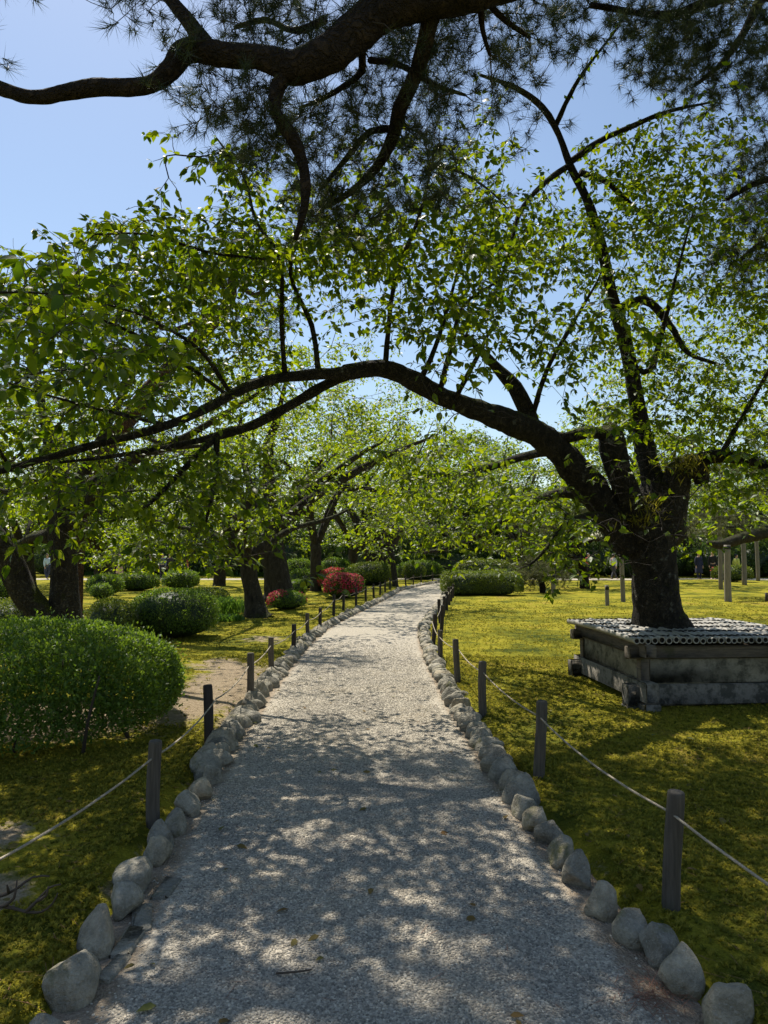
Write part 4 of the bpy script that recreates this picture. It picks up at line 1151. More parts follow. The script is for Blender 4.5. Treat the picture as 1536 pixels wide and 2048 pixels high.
# thick leaning cherry whose limb arches to the right
d = 23.0
cherry('thick trunked cherry with a long bare limb arching right over the path', at(553, d), 9.4, 5.6, .42, 303,
       trunk=trace([(560, 1200, d, 38), (558, 1180, d, 30), (552, 1140, d, 26), (543, 1090, d, 24), (545, 1060, d, 19), (552, 1040, d, 12)]),
       limbs=[trace([(545, 1072, d, 19), (570, 1022, d, 15), (612, 985, d - .2, 12), (668, 945, d - .5, 8), (725, 905, d - .8, 5), (765, 885, d - 1.0, 1.5)]),
              trace([(600, 992, d, 8), (655, 975, d + .2, 6), (720, 975, d + .4, 5), (785, 990, d + .6, 3)]),
              trace([(543, 1080, d, 13), (515, 1020, d, 10), (490, 930, d + .4, 7), (480, 830, d + .6, 4)])],
       nl=4, natt=420, size=(.09, .145), spacing=.055, fork=2.0, sub=3)
# trees farther along
FARC = [('slim cherry trunk standing left of the coral azalea', 632, 30, 10.5, 5.0, .22, 304, 150),
        ('many stemmed cherry spreading behind the round bush at the path bend', 757, 40, 13.0, 7.0, .34, 305, 210),
        ('thin straight cherry trunk at the left verge of the path bend', 790, 35, 10.5, 4.6, .14, 306, 120),
        ('dark stubby cherry behind the clipped hedges in the middle', 706, 46, 9.5, 4.6, .3, 307, 140),
        ('brown trunked cherry behind the square hedge', 966, 53, 11, 5.4, .36, 308, 150),
        ('thin dark trunked cherry at the end of the path', 906, 54, 11.5, 5.6, .22, 309, 140),
        ('dark trunked cherry beside the walking visitors at left', 206, 39, 10, 5.2, .42, 310, 190),
        ('leafy cherry shading the lawn at the left edge', -160, 19, 6.8, 4.6, .3, 311, 240),
        ('broad cherry on the left lawn right behind the twin stems', 138, 31, 9.0, 5.0, .3, 312, 220),
        ('leafy cherry beyond the right edge of the box', 1690, 15.5, 8.4, 5.2, .3, 313, 300),
        ('tall leafy cherry standing behind the arched cherry limb', 440, 36, 9.0, 5.2, .3, 314, 200),
        ('spreading cherry on the far left lawn beyond the round clipped bushes', 60, 33, 8.0, 5.4, .35, 315, 200),
        ('pale leaved cherry on the lawn side of the path bend', 1040, 38, 10.5, 5.4, .2, 316, 190),
        ('cherry behind the wooden props on the right lawn', 1330, 40, 12.5, 6.0, .3, 317, 200)]
for lab, px, d, h, sp, r, sd_, na in FARC:
    s_ = np.interp(d, [15, 30, 54], [1, 1.45, 2.0])
    ml = [] 
    kw = {}
    if sd_ == 305:
        kw['limbs'] = [trace([(755, 1140, d, 14), (735, 1098, d, 13), (722, 1068, d, 11), (712, 1040, d, 8), (690, 1000, d, 4)]), trace([(757, 1140, d, 12), (748, 1085, d, 11), (738, 1055, d, 8), (725, 1020, d, 4)]),
                       trace([(765, 1140, d, 15), (775, 1090, d, 12), (782, 1050, d, 8), (785, 1010, d, 5)]), trace([(770, 1130, d, 10), (790, 1080, d, 8), (815, 1040, d, 6), (830, 1000, d, 3)])]
    cherry(lab, at(px, d), h, sp, r, sd_, natt=na, size=(.095 * s_, .15 * s_), spacing=.052 * s_ ** .7, spread_leaf=.16, nl=5 if sd_ != 305 else 2, fork=1.3 if sd_ == 305 else 1.9, lean=((sd_ % 3 - 1) * .25, 0), sub=2, zlow=2.3, tip=5, tmpl=(LEAF2_V * (1.2, 1, 1), LEAF2_T) if d > 24 else None, **kw)

# ------------------------------------------------------------------ pines in the middle distance
def pine(label, base, trunk, limbs, pads, seed, bark='bark_pine', needle='needle', length=.12, width=.004, per=30, tufts=.14, maxd=2.5, rmax=.03):
    rng = np.random.default_rng(seed)
    t = thing('pine_tree', label, 'pine tree', (*base, float(ground_z(*base))), 'pine trees')
    sk = Skel()
    limb(t, sk, np.array(trunk, float), 'trunk', M[bark], 12, .08, .2, seed % 5)
    for lp in limbs: limb(t, sk, np.array(lp, float), 'limb', M[bark], 8, .10, .15, seed % 5)
    att = []
    for cx, cy, cz, rx, ry, rz, n in pads:
        a = rng.normal(size=(n, 3)); a = nrm(a) * (rng.random((n, 1)) ** .4)
        att.append(np.array((cx, cy, cz)) + a * (rx, ry, rz))
    sk.grow(np.vstack(att), rng, maxd=maxd, rtip=.004, wob=.2, rmax=rmax, rise=.05, step=.2)
    b1 = list(sk.b); sk.b = []
    tips = np.array([b[int(len(b) * .7), :3] for b in b1 for _ in range(2)])
    sk.grow(tips + rng.normal(0, .22, tips.shape) * (1, 1, .5), rng, maxd=.8, rtip=.004, wob=.2, rmax=.01, rise=.08, step=.15, local=True)
    br = b1 + sk.b
    twig_mesh('twigs', br, M['twig'], t, 4)
    needles(br, rng, t, M[needle], length, per, tufts, width, .3, updir=.5)
    return t
# red barked pine among the leaves at upper left
d = 15.0
pine('crooked red barked pine seen through the cherry leaves at upper left', at(140, d),
     [(*P(140, 1290, d)[:2], -.1, .26), (*P(145, 1150, d), .22), (*P(170, 980, d), .2), (*P(270, 820, d), .18), (*P(370, 700, d), .15), (*P(455, 610, d), .13), (*P(470, 540, d), .09), (*P(520, 480, d), .05)],
     [np.c_[[P(445, 620, d), P(400, 640, d), P(340, 660, d), P(290, 640, d)], [.09, .07, .05, .02]], np.c_[[P(470, 560, d), P(510, 590, d), P(540, 560, d), P(570, 500, d)], [.07, .05, .04, .02]],
      np.c_[[P(410, 700, d), P(330, 720, d), P(250, 700, d), P(150, 690, d)], [.09, .07, .05, .02]]],
     [(*P(290, 640, d), .9, .7, .35, 40), (*P(400, 560, d), 1.0, .8, .35, 45), (*P(520, 520, d), .8, .8, .4, 45), (*P(520, 640, d), .7, .7, .4, 36), (*P(230, 690, d), 1.2, .9, .4, 50), (*P(350, 740, d), 1.2, .9, .4, 40), (*P(100, 640, d), 1.2, .9, .6, 40)],
     401, 'bark_red', 'needle', .12, .0032, 34)
# tiered pines on the right lawn, held up by props
def tier(cx, cy, z, sx, n, r0=.09, dx=-1):
    return np.array([(cx, cy, z - .3, r0), (cx + dx * sx * .35, cy - .2, z - .05, r0 * .8), (cx + dx * sx * .7, cy + .1, z + .05, r0 * .5), (cx + dx * sx, cy - .1, z - .1, r0 * .25)])
pine('broad tiered pine resting its low limbs on the props at right', (17.2, 27),
     [(17.2, 27, -.1, .4), (17.0, 27, 1.5, .32), (16.6, 26.8, 3.4, .26), (16.2, 27, 5.4, .18), (15.8, 27, 7, .08)],
     [trace([(1640, 1050, 26.5, 14), (1560, 1060, 25.5, 12), (1500, 1072, 25, 12), (1440, 1090, 24.6, 9), (1415, 1085, 24.5, 4)]), tier(16.8, 27.5, 3.0, 4.6, 5), tier(16.4, 26.5, 4.0, 4.2, 5), tier(16.2, 27.2, 5.0, 3.6, 5), tier(16.9, 26, 2.6, 5.2, 5)],
     [(13, 27, 3.0, 2.2, 1.6, .28, 70), (12.6, 26.2, 2.5, 1.8, 1.4, .22, 60), (13.4, 26.6, 3.9, 2.2, 1.6, .3, 70), (14.2, 27, 4.9, 2.2, 1.6, .35, 60), (15.4, 27, 6.2, 1.8, 1.6, .5, 50), (14.6, 25.4, 2.4, 1.6, 1.2, .25, 40)],
     402, 'bark_far', 'needle_pale', .13, .007, 26, .16)
pine('low spreading pine behind the cherry trunk on the right lawn', (9.3, 33),
     [(9.3, 33, -.1, .26), (9.2, 33, 1.0, .22), (8.8, 33, 2.2, .17), (8.4, 33, 3.6, .1)],
     [tier(9.1, 33, 2.0, 4.2, 5), tier(9.0, 33, 2.9, 3.4, 5), tier(9.0, 33.3, 2.4, 3.6, 5, .08, 1), tier(9.1, 32.4, 1.7, 3.2, 5)],
     [(6.2, 32.6, 2.0, 1.7, 1.2, .3, 60), (7.6, 32.6, 2.9, 1.8, 1.3, .3, 60), (11.4, 33, 2.5, 2.0, 1.4, .3, 60), (9.2, 33, 3.7, 1.9, 1.5, .35, 60), (6.9, 32, 1.4, 1.6, 1.1, .25, 40)],
     403, 'bark_pine', 'needle_pale', .14, .008, 24, .18)
pine('small pale pine crouching at the end of the square hedge', (6.6, 29.5),
     [(6.6, 29.5, -.1, .14), (6.5, 29.5, .5, .12), (6.2, 29.5, 1.0, .08)],
     [tier(6.4, 29.5, .9, 1.3, 3, .05), tier(6.4, 29.5, .7, 1.3, 3, .05, 1)],
     [(6.1, 29.4, 1.0, 1.1, .8, .4, 60), (7.1, 29.4, .75, .8, .7, .35, 40), (5.8, 29.2, .6, .6, .6, .3, 24)],
     404, 'bark_pine', 'needle_pale', .13, .007, 26, .15)

# ------------------------------------------------------------------ copies of a thing with its parts
def copy_thing(src, loc, rz, scale, label, group=None):
    c = src.copy(); COL.objects.link(c)
    c.location = loc; c.rotation_euler = (0, 0, rz); c.scale = (scale,) * 3 if not isinstance(scale, tuple) else scale
    c['label'] = label
    if group: c['group'] = group
    for ch in [o for o in KIDS[src.name]]:
        d = ch.copy(); COL.objects.link(d); d.parent = c; d.matrix_parent_inverse = ch.matrix_parent_inverse.copy()
    return c
KIDS = {}
def keep_kids(t): KIDS[t.name] = [o for o in bpy.data.objects if o.parent == t]; return t

# ------------------------------------------------------------------ the wood that closes the view
rngw = np.random.default_rng(55)
def conifer_tree(label, base, h, spread, seed):
    rng = np.random.default_rng(seed); x, y = base
    t = thing('woodland_conifer', label, 'conifer', (x, y, 0.0), 'conifers of the background wood')
    sk = Skel(); tr = catmull(np.array([(x, y, -.2, .34), (x, y, h * .4, .22), (x + .1, y, h * .75, .12), (x, y, h * .97, .03)]), .5)
    mb = MB(); mb.tube(tr[:, :3], tr[:, 3], 8, True, .05); mb.build('trunk', M['bark_far'], t, True); sk.add(tr)
    n = 260; z = h * (.08 + .9 * rng.random(n) ** 1.15); rad = spread * (1.02 - z / h) ** .8 * rng.uniform(.35, 1, n); a = rng.uniform(0, 6.283, n)
    sk.grow(np.c_[x + rad * np.cos(a), y + rad * np.sin(a), z - .12 * rad], rng, maxd=6, rtip=.006, wob=.1, rmax=.05, rise=.06, step=.3)
    twig_mesh('twigs', sk.b, M['twig'], t, 3)
    B, D, U, S = sprays(sk.b, rng, .055, (.22, .38), 5, .1, .5, .2)
    leaf_mesh('foliage', B, D, U, S, (LEAF2_V * (.7, 1, 1), LEAF2_T), M['leaf_conifer'], t, seed=seed)
    return keep_kids(t)
WD = []      # (x, y, kind, height factor)
for row, (d, n) in enumerate(((56, 15), (65, 15), (76, 14))):
    for i in range(n):
        x = (-1 + 2 * (i + (.5 if row == 1 else 0)) / (n - 1)) * d * .68 + rngw.normal(0, 1.0)
        WD.append((x, d + rngw.normal(0, 1.6), 'c' if rngw.random() < (.22, .4, .5)[row] else 'b', rngw.uniform(.8, 1.15) * (1.12 if abs(x - 3) < 9 else 1.0) * (1.12 if x < -14 else 1), row))
WD.sort(key=lambda a: a[0])
WD = [a for a in WD if -150 < a[0] / a[1] * FPX + CX < 1690]
WD.sort(key=lambda a: a[0] / a[1])
protoB, protoC = [], []
cnt = {}
ORD = ('leftmost', 'second', 'third', 'fourth', 'fifth', 'sixth', 'seventh', 'eighth', 'ninth', 'tenth', 'eleventh', 'twelfth', 'thirteenth', 'fourteenth', 'fifteenth', 'sixteenth', 'seventeenth', 'eighteenth', 'nineteenth', 'twentieth', 'twenty-first', 'twenty-second', 'twenty-third', 'twenty-fourth', 'twenty-fifth')
def nth(key, what):
    i = cnt.get(key, 0); cnt[key] = i + 1
    return f'leftmost {what}' if i == 0 else f'{ORD[i]} {what} from the left'
def wood_label(kind, row, x):
    what = 'dark conifer' if kind == 'c' else 'leafy tree'
    rk = ('front', 'middle', 'back')[row]
    return f'{nth((kind, row), what)} in the {rk} rank of the background wood', f'background wood, {rk} rank'
for i, (x, d, kind, f, row) in enumerate(WD):
    lab, grp = wood_label(kind, row, x)
    pool = protoC if kind == 'c' else protoB
    if len(pool) < 3:
        if kind == 'c': t = conifer_tree(lab, (x, d), 12.5, 3.4, 600 + i)
        else:
            t = keep_kids(cherry(lab, (x, d), 10.0, 4.8, .3, 500 + i, nl=5, natt=200, size=(.20, .32), spacing=.085, spread_leaf=.28, name='woodland_tree', cat='tree', mat='leaf_wood', zlow=.5, sub=2, fork=2.2, tip=8, tmpl=(LEAF2_V * (1.2, 1, 1), LEAF2_T), maxd=5))
        t['group'] = grp; pool.append(t)
    else:
        copy_thing(pool[i % 3], (x, d, 0.0), rngw.uniform(0, 6.28), (f * 1.05, f * 1.05, f), lab, grp)

# ------------------------------------------------------------------ clipped shrubs
def shrub(label, cx, cy, w, dp, h, seed, mat='leaf_hedge', leaf=.03, dens=1500, ex=2.6, flower=None, fl_amt=0.0, core=True, z0=None, name='clipped_shrub', cat='shrub', group='clipped shrubs', low=.06, stems=10, top=None, rough=.035, rot=0.0):
    rng = np.random.default_rng(seed)
    z0 = float(ground_z(cx, cy)) if z0 is None else z0
    t = thing(name, label, cat, (cx, cy, z0), group)
    c, s_ = math.cos(rot), math.sin(rot)
    def shell(n, k_=1.0):
        v = nrm(rng.normal(size=(n, 3))); v[:, 2] = np.where(v[:, 2] < -.55, -v[:, 2], v[:, 2])
        e = ex; rr_ = (np.abs(v) ** e).sum(1) ** (-1 / e)
        q = v * rr_[:, None]
        nn = nrm(np.sign(q) * np.abs(q) ** (e - 1) / np.array((w / 2, dp / 2, h / 2)))
        q = q * np.array((w / 2, dp / 2, h * .52)) * k_; q[:, 2] = np.maximum(q[:, 2] + h * .49, low * h)
        q = q * (1 + rough * sn(q, 5.0 / max(w, .8), seed % 6) + .5 * rough * sn(q, 14.0 / max(w, .8), seed % 5))[:, None]
        Rm = np.array(((c, s_, 0), (-s_, c, 0), (0, 0, 1.0)))
        return q @ Rm + np.array((cx, cy, z0)), nn @ Rm
    area = 2 * (w * h + dp * h) + w * dp
    n = int(area * dens)
    q, nn = shell(n)
    thin = (sn(q, 11.0 / max(w, .8), (seed + 2) % 6) > -.45) | (rng.random(n) < .3); q, nn = q[thin], nn[thin]; n = len(q)
    depth = rng.random(n) ** 2.2 * .16 * min(w, h) - (rng.random(n) < .06) * rng.random(n) * .09
    q = q - nn * depth[:, None]
    d = nn * .55 + rng.normal(0, .6, (n, 3)) + np.array((0, 0, .25)); up = nn + rng.normal(0, .5, (n, 3)) + np.array((0, 0, .4))
    S = rng.uniform(.7, 1.3, n) * leaf
    leaf_mesh('foliage', q, d, up, S, (LEAF2_V * (1.15, 1, 1), LEAF2_T), M[mat], t, seed=seed)
    if core:  # added solid filler, coloured dark for the shaded inside, blocks see-through
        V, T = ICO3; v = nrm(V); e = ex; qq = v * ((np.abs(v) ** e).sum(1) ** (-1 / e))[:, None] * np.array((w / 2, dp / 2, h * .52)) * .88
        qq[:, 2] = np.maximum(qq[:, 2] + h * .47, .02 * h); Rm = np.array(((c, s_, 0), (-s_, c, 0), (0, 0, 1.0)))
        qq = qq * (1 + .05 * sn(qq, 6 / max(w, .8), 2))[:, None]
        mb = MB(); mb.add(qq @ Rm + np.array((cx, cy, z0)), T); mb.build('shade_core', M['leaf_conifer'], t, True, attrs={'rnd': rng.random(len(qq))})
    if flower:
        q, nn = shell(int(n * 1.6)); keep = (sn(q, 4.2 / max(w, .6), seed % 4) + nn[:, 2] * .5 > (1.0 - 1.7 * fl_amt)) & (nn[:, 2] > -.35) & (rng.random(len(q)) < .3)
        q, nn = q[keep], nn[keep]; q = q + nn * rng.uniform(0, .03, (len(q), 1)); m_ = len(q)
        d = nn * .3 + nrm(rng.normal(size=(m_, 3))); leaf_mesh('blossoms', q, d, nn + rng.normal(0, .3, (m_, 3)), rng.uniform(.8, 1.3, m_) * leaf * 1.15, (LEAF2_V * (1.6, 1, 1), LEAF2_T), M[flower], t, seed=seed + 1)
    if stems:
        br = []
        for _ in range(stems):
            a = rng.uniform(0, 6.28); b0 = np.array((cx + rng.normal(0, w * .10), cy + rng.normal(0, dp * .10), z0 - .05))
            e_ = np.array((cx + math.cos(a) * w * .38 * rng.random(), cy + math.sin(a) * dp * .38 * rng.random(), z0 + h * rng.uniform(.6, .9)))
            tt = np.linspace(0, 1, 6)[:, None]; p = b0 + (e_ - b0) * tt; p[:, :2] += rng.normal(0, .02, (6, 2)); br.append(np.c_[p, np.linspace(.014, .004, 6)])
        twig_mesh('stems', br, M['twig'], t, 5)
    return t

# the big hedge at lower left: dense on top, open with bare stems below
def big_hedge():
    rng = np.random.default_rng(71)
    cx, cy, w, dp, h = -3.5, 6.5, 3.2, 2.6, 0.93
    z0 = float(ground_z(cx, cy)); t = thing('clipped_hedge', 'large dark green clipped hedge filling the lower left, open at the base', 'hedge', (cx, cy, z0), 'clipped shrubs')
    n = 165000
    v = nrm(rng.normal(size=(n, 3))); e = 2.5; q = v * ((np.abs(v) ** e).sum(1) ** (-1 / e))[:, None]
    nn = nrm(np.sign(q) * np.abs(q) ** (e - 1) / np.array((w / 2, dp / 2, h / 2)))
    q = q * np.array((w / 2, dp / 2, h * .62)); q[:, 2] += h * .38
    lowf = np.clip(q[:, 2] / h, 0, 1)
    keep = (rng.random(n) < np.clip(.55 + .6 * lowf, 0, 1)) & (q[:, 2] > .07)
    q, nn, lowf = q[keep], nn[keep], lowf[keep]; n = len(q)
    q = q * (1 + .035 * sn(q, 2.6, 2) + .022 * sn(q, 7, 3) + .015 * sn(q, 17, 1))[:, None]
    q = q + nn * (np.where(rng.random(n) < .05, rng.random(n) * .10, 0))[:, None]
    thin = (sn(q, 6.5, 4) > -.65) | (rng.random(n) < .25); q, nn = q[thin], nn[thin]; n = len(q)
    q = q - nn * (rng.random(n) ** 2 * .22)[:, None] + np.array((cx, cy, z0))
    d = nn * .5 + rng.normal(0, .55, (n, 3)) + np.array((0, 0, .35)); up = nn + rng.normal(0, .5, (n, 3)) + np.array((0, 0, .5))
    leaf_mesh('foliage', q, d, up, rng.uniform(.024, .046, n), (LEAF2_V * (1.15, 1, 1), LEAF2_T), M['leaf_hedge'], t, seed=3)
    sk = Skel(); 
    for _ in range(26):
        b0 = np.array((cx + rng.uniform(-.42, .42) * w, cy + rng.uniform(-.4, .4) * dp, z0 - .03)); e_ = b0 + np.array((rng.normal(0, .25), rng.normal(0, .25), h * rng.uniform(.5, .75)))
        limb(t, sk, np.c_[[b0, (b0 + e_) / 2 + rng.normal(0, .05, 3), e_], [.016, .012, .006]], 'stem', M['twig'], 5, .05, .1)
    a = q[rng.integers(0, n, 900)]
    sk.grow(a, rng, maxd=.9, rtip=.0018, wob=.1, rmax=.006, rise=.1, step=.12)
    twig_mesh('twigs', sk.b, M['twig'], t, 4)
big_hedge()

def sb(label, px0, px1, py0, d, dp, seed, **kw):
    w = (px1 - px0) / FPX * d; x = ((px0 + px1) / 2 - CX) / FPX * d
    z0 = float(ground_z(x, d)); h = CAMZ - (py0 - 1110) / FPX * d - z0
    lf = float(np.interp(d, [12, 25, 45], [.034, .05, .085])); de = float(np.interp(d, [12, 25, 45], [2400, 1300, 520]))
    return shrub(label, x, d, w, dp, max(h, .3), seed, leaf=kw.pop('leaf', lf), dens=kw.pop('dens', de), **kw)
sb('wide dark clipped shrub behind the big hedge near the sandy patch', 268, 438, 1180, 13.6, 1.5, 1, ex=2.6)
sb('bright yellow green clipped shrub right of the mossy twin trunk', 186, 268, 1200, 12.6, 1.0, 2, mat='leaf_bright')
sb('olive clipped shrub left of the mossy twin trunk at the picture edge', -40, 88, 1203, 12.4, 1.2, 3, mat='leaf_bright')
sb('small round clipped shrub like a ball at far left', 186, 226, 1168, 25.5, .8, 4, mat='leaf_hedge')
sb('rounded clipped shrub behind the small ball shaped one', 178, 247, 1150, 28.5, 1.2, 5)
sb('long clipped shrub in front of the visitors at left', 236, 318, 1146, 31.5, 1.3, 6)
sb('dark clipped shrub right of the visitors, under the hanging leaves', 328, 400, 1142, 33, 1.4, 7)
sb('bright topped clipped shrub between the wide shrub and the irises', 372, 458, 1176, 21, 1.3, 8, mat='leaf_bright')
sb('dark rounded shrub cut by the left picture edge', -30, 24, 1158, 24, 1.0, 9)
sb('low crimson flowering azalea beside the forked cherry', 538, 612, 1183, 20.6, 1.0, 10, flower='petal_red', fl_amt=.5, name='azalea_bush', cat='azalea', group='azaleas')
sb('tall crimson flowering azalea beside the left fence', 650, 727, 1149, 26.0, 1.3, 11, flower='petal_red', fl_amt=.52, name='azalea_bush', cat='azalea', group='azaleas', ex=3.0)
sb('green azalea with few coral blossoms behind the crimson one', 640, 716, 1138, 30, 1.5, 12, flower='petal_pink', fl_amt=.14, mat='leaf_bright', name='azalea_bush', cat='azalea', group='azaleas')
sb('large round bush with sunlit top at the left of the path bend', 694, 786, 1126, 37, 2.2, 13, mat='leaf_bright')
sb('dark round bush beside the thick trunked cherry', 577, 636, 1140, 31, 1.3, 14)
sb('small low bush at the foot of the thick trunked cherry', 572, 612, 1160, 26.5, .9, 15)
sb('dark clipped hedge at the back, left of the slim trunk', 570, 626, 1118, 41, 1.6, 16)
sb('dark clipped hedge at the back, right of the slim trunk', 640, 702, 1117, 43, 1.7, 17)
sb('square clipped hedge with bright top on the lawn right of the path', 886, 1038, 1143, 27.6, 1.9, 18, mat='leaf_bright', ex=4.5, cat='hedge', name='clipped_hedge', dens=1500)
sb('reddish brown rounded shrub behind the right props', 1425, 1500, 1132, 41, 1.6, 19, mat='leaf_bright', flower='petal_pink', fl_amt=.25)
sb('low dark hedge closing the end of the path', 790, 885, 1122, 46.5, 1.2, 20)
sb('pale low bush at the turn of the path', 806, 850, 1128, 44.5, 1.0, 21, mat='leaf_bright')
sb('long low hedge behind the square hedge', 905, 1030, 1120, 44, 1.4, 22, mat='leaf_bright')

# loose undergrowth in front of the wood
rngu = np.random.default_rng(66)
US = []
up_proto = []
for i in range(46):
    row = i % 2; d = (52.5, 60)[row] + rngu.normal(0, .8)
    x = (-1 + 2 * (i // 2 + .5 * row) / 23) * d * .64 + rngu.normal(0, .4)
    h = rngu.uniform(1.5, 2.7) if row == 0 else rngu.uniform(2.6, 4.2)
    US.append((x, d, h, row))
US = sorted((a for a in US if -80 < a[0] / a[1] * FPX + CX < 1620), key=lambda a: a[0] / a[1])
for i, (x, d, h, row) in enumerate(US):
    rk = ('front', 'back')[row]
    lab = f'{nth(("u", row), "loose leafy bush")} in the {rk} row before the wood'; grp = f'undergrowth, {rk} row'
    if len(up_proto) < 4:
        t = keep_kids(shrub(lab, x, d, 4.6, 2.4, h, 900 + i, mat='leaf_wood', leaf=.17, dens=170, ex=2.1, core=True, name='undergrowth_bush', cat='bush', group='undergrowth', rough=.16, low=.02))
        t['group'] = grp; up_proto.append((t, h))
    else:
        t, h0 = up_proto[i % 4]
        copy_thing(t, (x, d, 0.0), rngu.uniform(-.5, .5) + (3.14 if rngu.random() < .5 else 0), (1, 1, h / h0), lab, grp)

# iris clump and weeds round the forked cherry
def blades(name, label, cx, cy, rx, ry, n, hgt, seed, cat, m='grass', wid=.022):
    rng = np.random.default_rng(seed); a = rng.uniform(0, 6.28, n); r = np.sqrt(rng.random(n))
    x, y = cx + rx * r * np.cos(a), cy + ry * r * np.sin(a); B = np.c_[x, y, ground_z(x, y) - .01]
    d = nrm(np.c_[rng.normal(0, .22, n), rng.normal(0, .22, n), np.ones(n)])
    w = nrm(np.cross(d, rng.normal(size=(n, 3)))) * wid; L_ = (hgt * rng.uniform(.55, 1.1, n))[:, None]
    bend = np.c_[d[:, 0], d[:, 1], -.3 * np.ones(n)] * L_ * .7
    V = np.stack([B - w * .5, B + w * .5, B + d * L_ * .55 + w * .5, B + d * L_ * .55 - w * .5, B + d * L_ + bend], 1).reshape(-1, 3)
    o5 = (np.arange(n) * 5)[:, None]
    t = thing(name, label, cat, (cx, cy, float(ground_z(cx, cy))))
    mb = MB(); mb.add(V, o5 + np.array([[3, 2, 4]]), o5 + np.array([[0, 1, 2, 3]])); mb.build('blades', M[m], t, attrs={'rnd': np.repeat(rng.random(n), 5)}, kind='stuff')
blades('iris_clump', 'tall green iris leaves between the clipped shrub and the forked cherry', -4.55, 19.6, .75, .9, 700, .62, 5, 'iris clump', wid=.03)
blades('weed_patch', 'low leafy weeds on the bank in front of the irises', -4.2, 17.0, .9, .5, 900, .22, 6, 'weeds', wid=.035)
blades('grass_strip', 'bright fresh grass beyond the visitors at left', -14, 53, 9, 1.5, 1500, .5, 7, 'grass', wid=.12)

# ------------------------------------------------------------------ wooden props on the right lawn
def prop(label, px, py, ptop, wpx, seed):
    d = 2230.0 / (py - 1110); x = (px - CX) / FPX * d; z = float(ground_z(x, d)); h = CAMZ - (ptop - 1110) / FPX * d - z; r = PX(wpx, d) / 2
    rr = np.random.default_rng(seed); zz = np.linspace(-.2, h, 9)
    p = np.c_[x + .012 * np.sin(zz * 1.7 + seed), d + 0 * zz, z + zz]
    t = thing('support_post', label, 'support post', (x, d, z), 'wooden props under the pines')
    mb = MB(); mb.tube(p, r * np.linspace(1.04, .93, 9), 12, True, .02, seed % 3); mb.build('log', M['prop'], t, True)
    mb = MB(); mb.tube(np.c_[[x, x], [d, d], [z + h - .14, z + h - .05]], r * 1.06, 12, False); mb.build('binding', M['cord'], t, True)
for a in (('short pale prop standing right of the square hedge', 1105, 1193, 1148, 8, 1), ('pale prop just left of the cherry trunk', 1243, 1204, 1110, 9, 2), ('short pale prop under the hanging leaves left of the cherry trunk', 1212, 1213, 1170, 8, 3),
          ('thick prop under the end of the low pine limb', 1453, 1205, 1090, 13, 4), ('tall thin prop close behind the thick one', 1439, 1181, 968, 8, 5), ('tall prop between the thick prop and the right edge', 1486, 1172, 1020, 9, 6), ('farthest thin prop near the right edge', 1513, 1163, 1040, 7, 7)):
    prop(*a)
# small dark stake at the right edge of the lawn
d = 23.5; x = (1529 - CX) / FPX * d
mb = MB(); mb.tube(np.array([(x, d, -.1), (x, d, .2), (x, d, .36)]), [.05, .05, .045], 10); mb.tube(np.array([(x, d, .26), (x + .5, d, .24)]), [.02, .02], 6)
tag(mb.build('stake', M['post_dark'], None, True), 'short dark stake on the lawn at the right edge', 'stake')

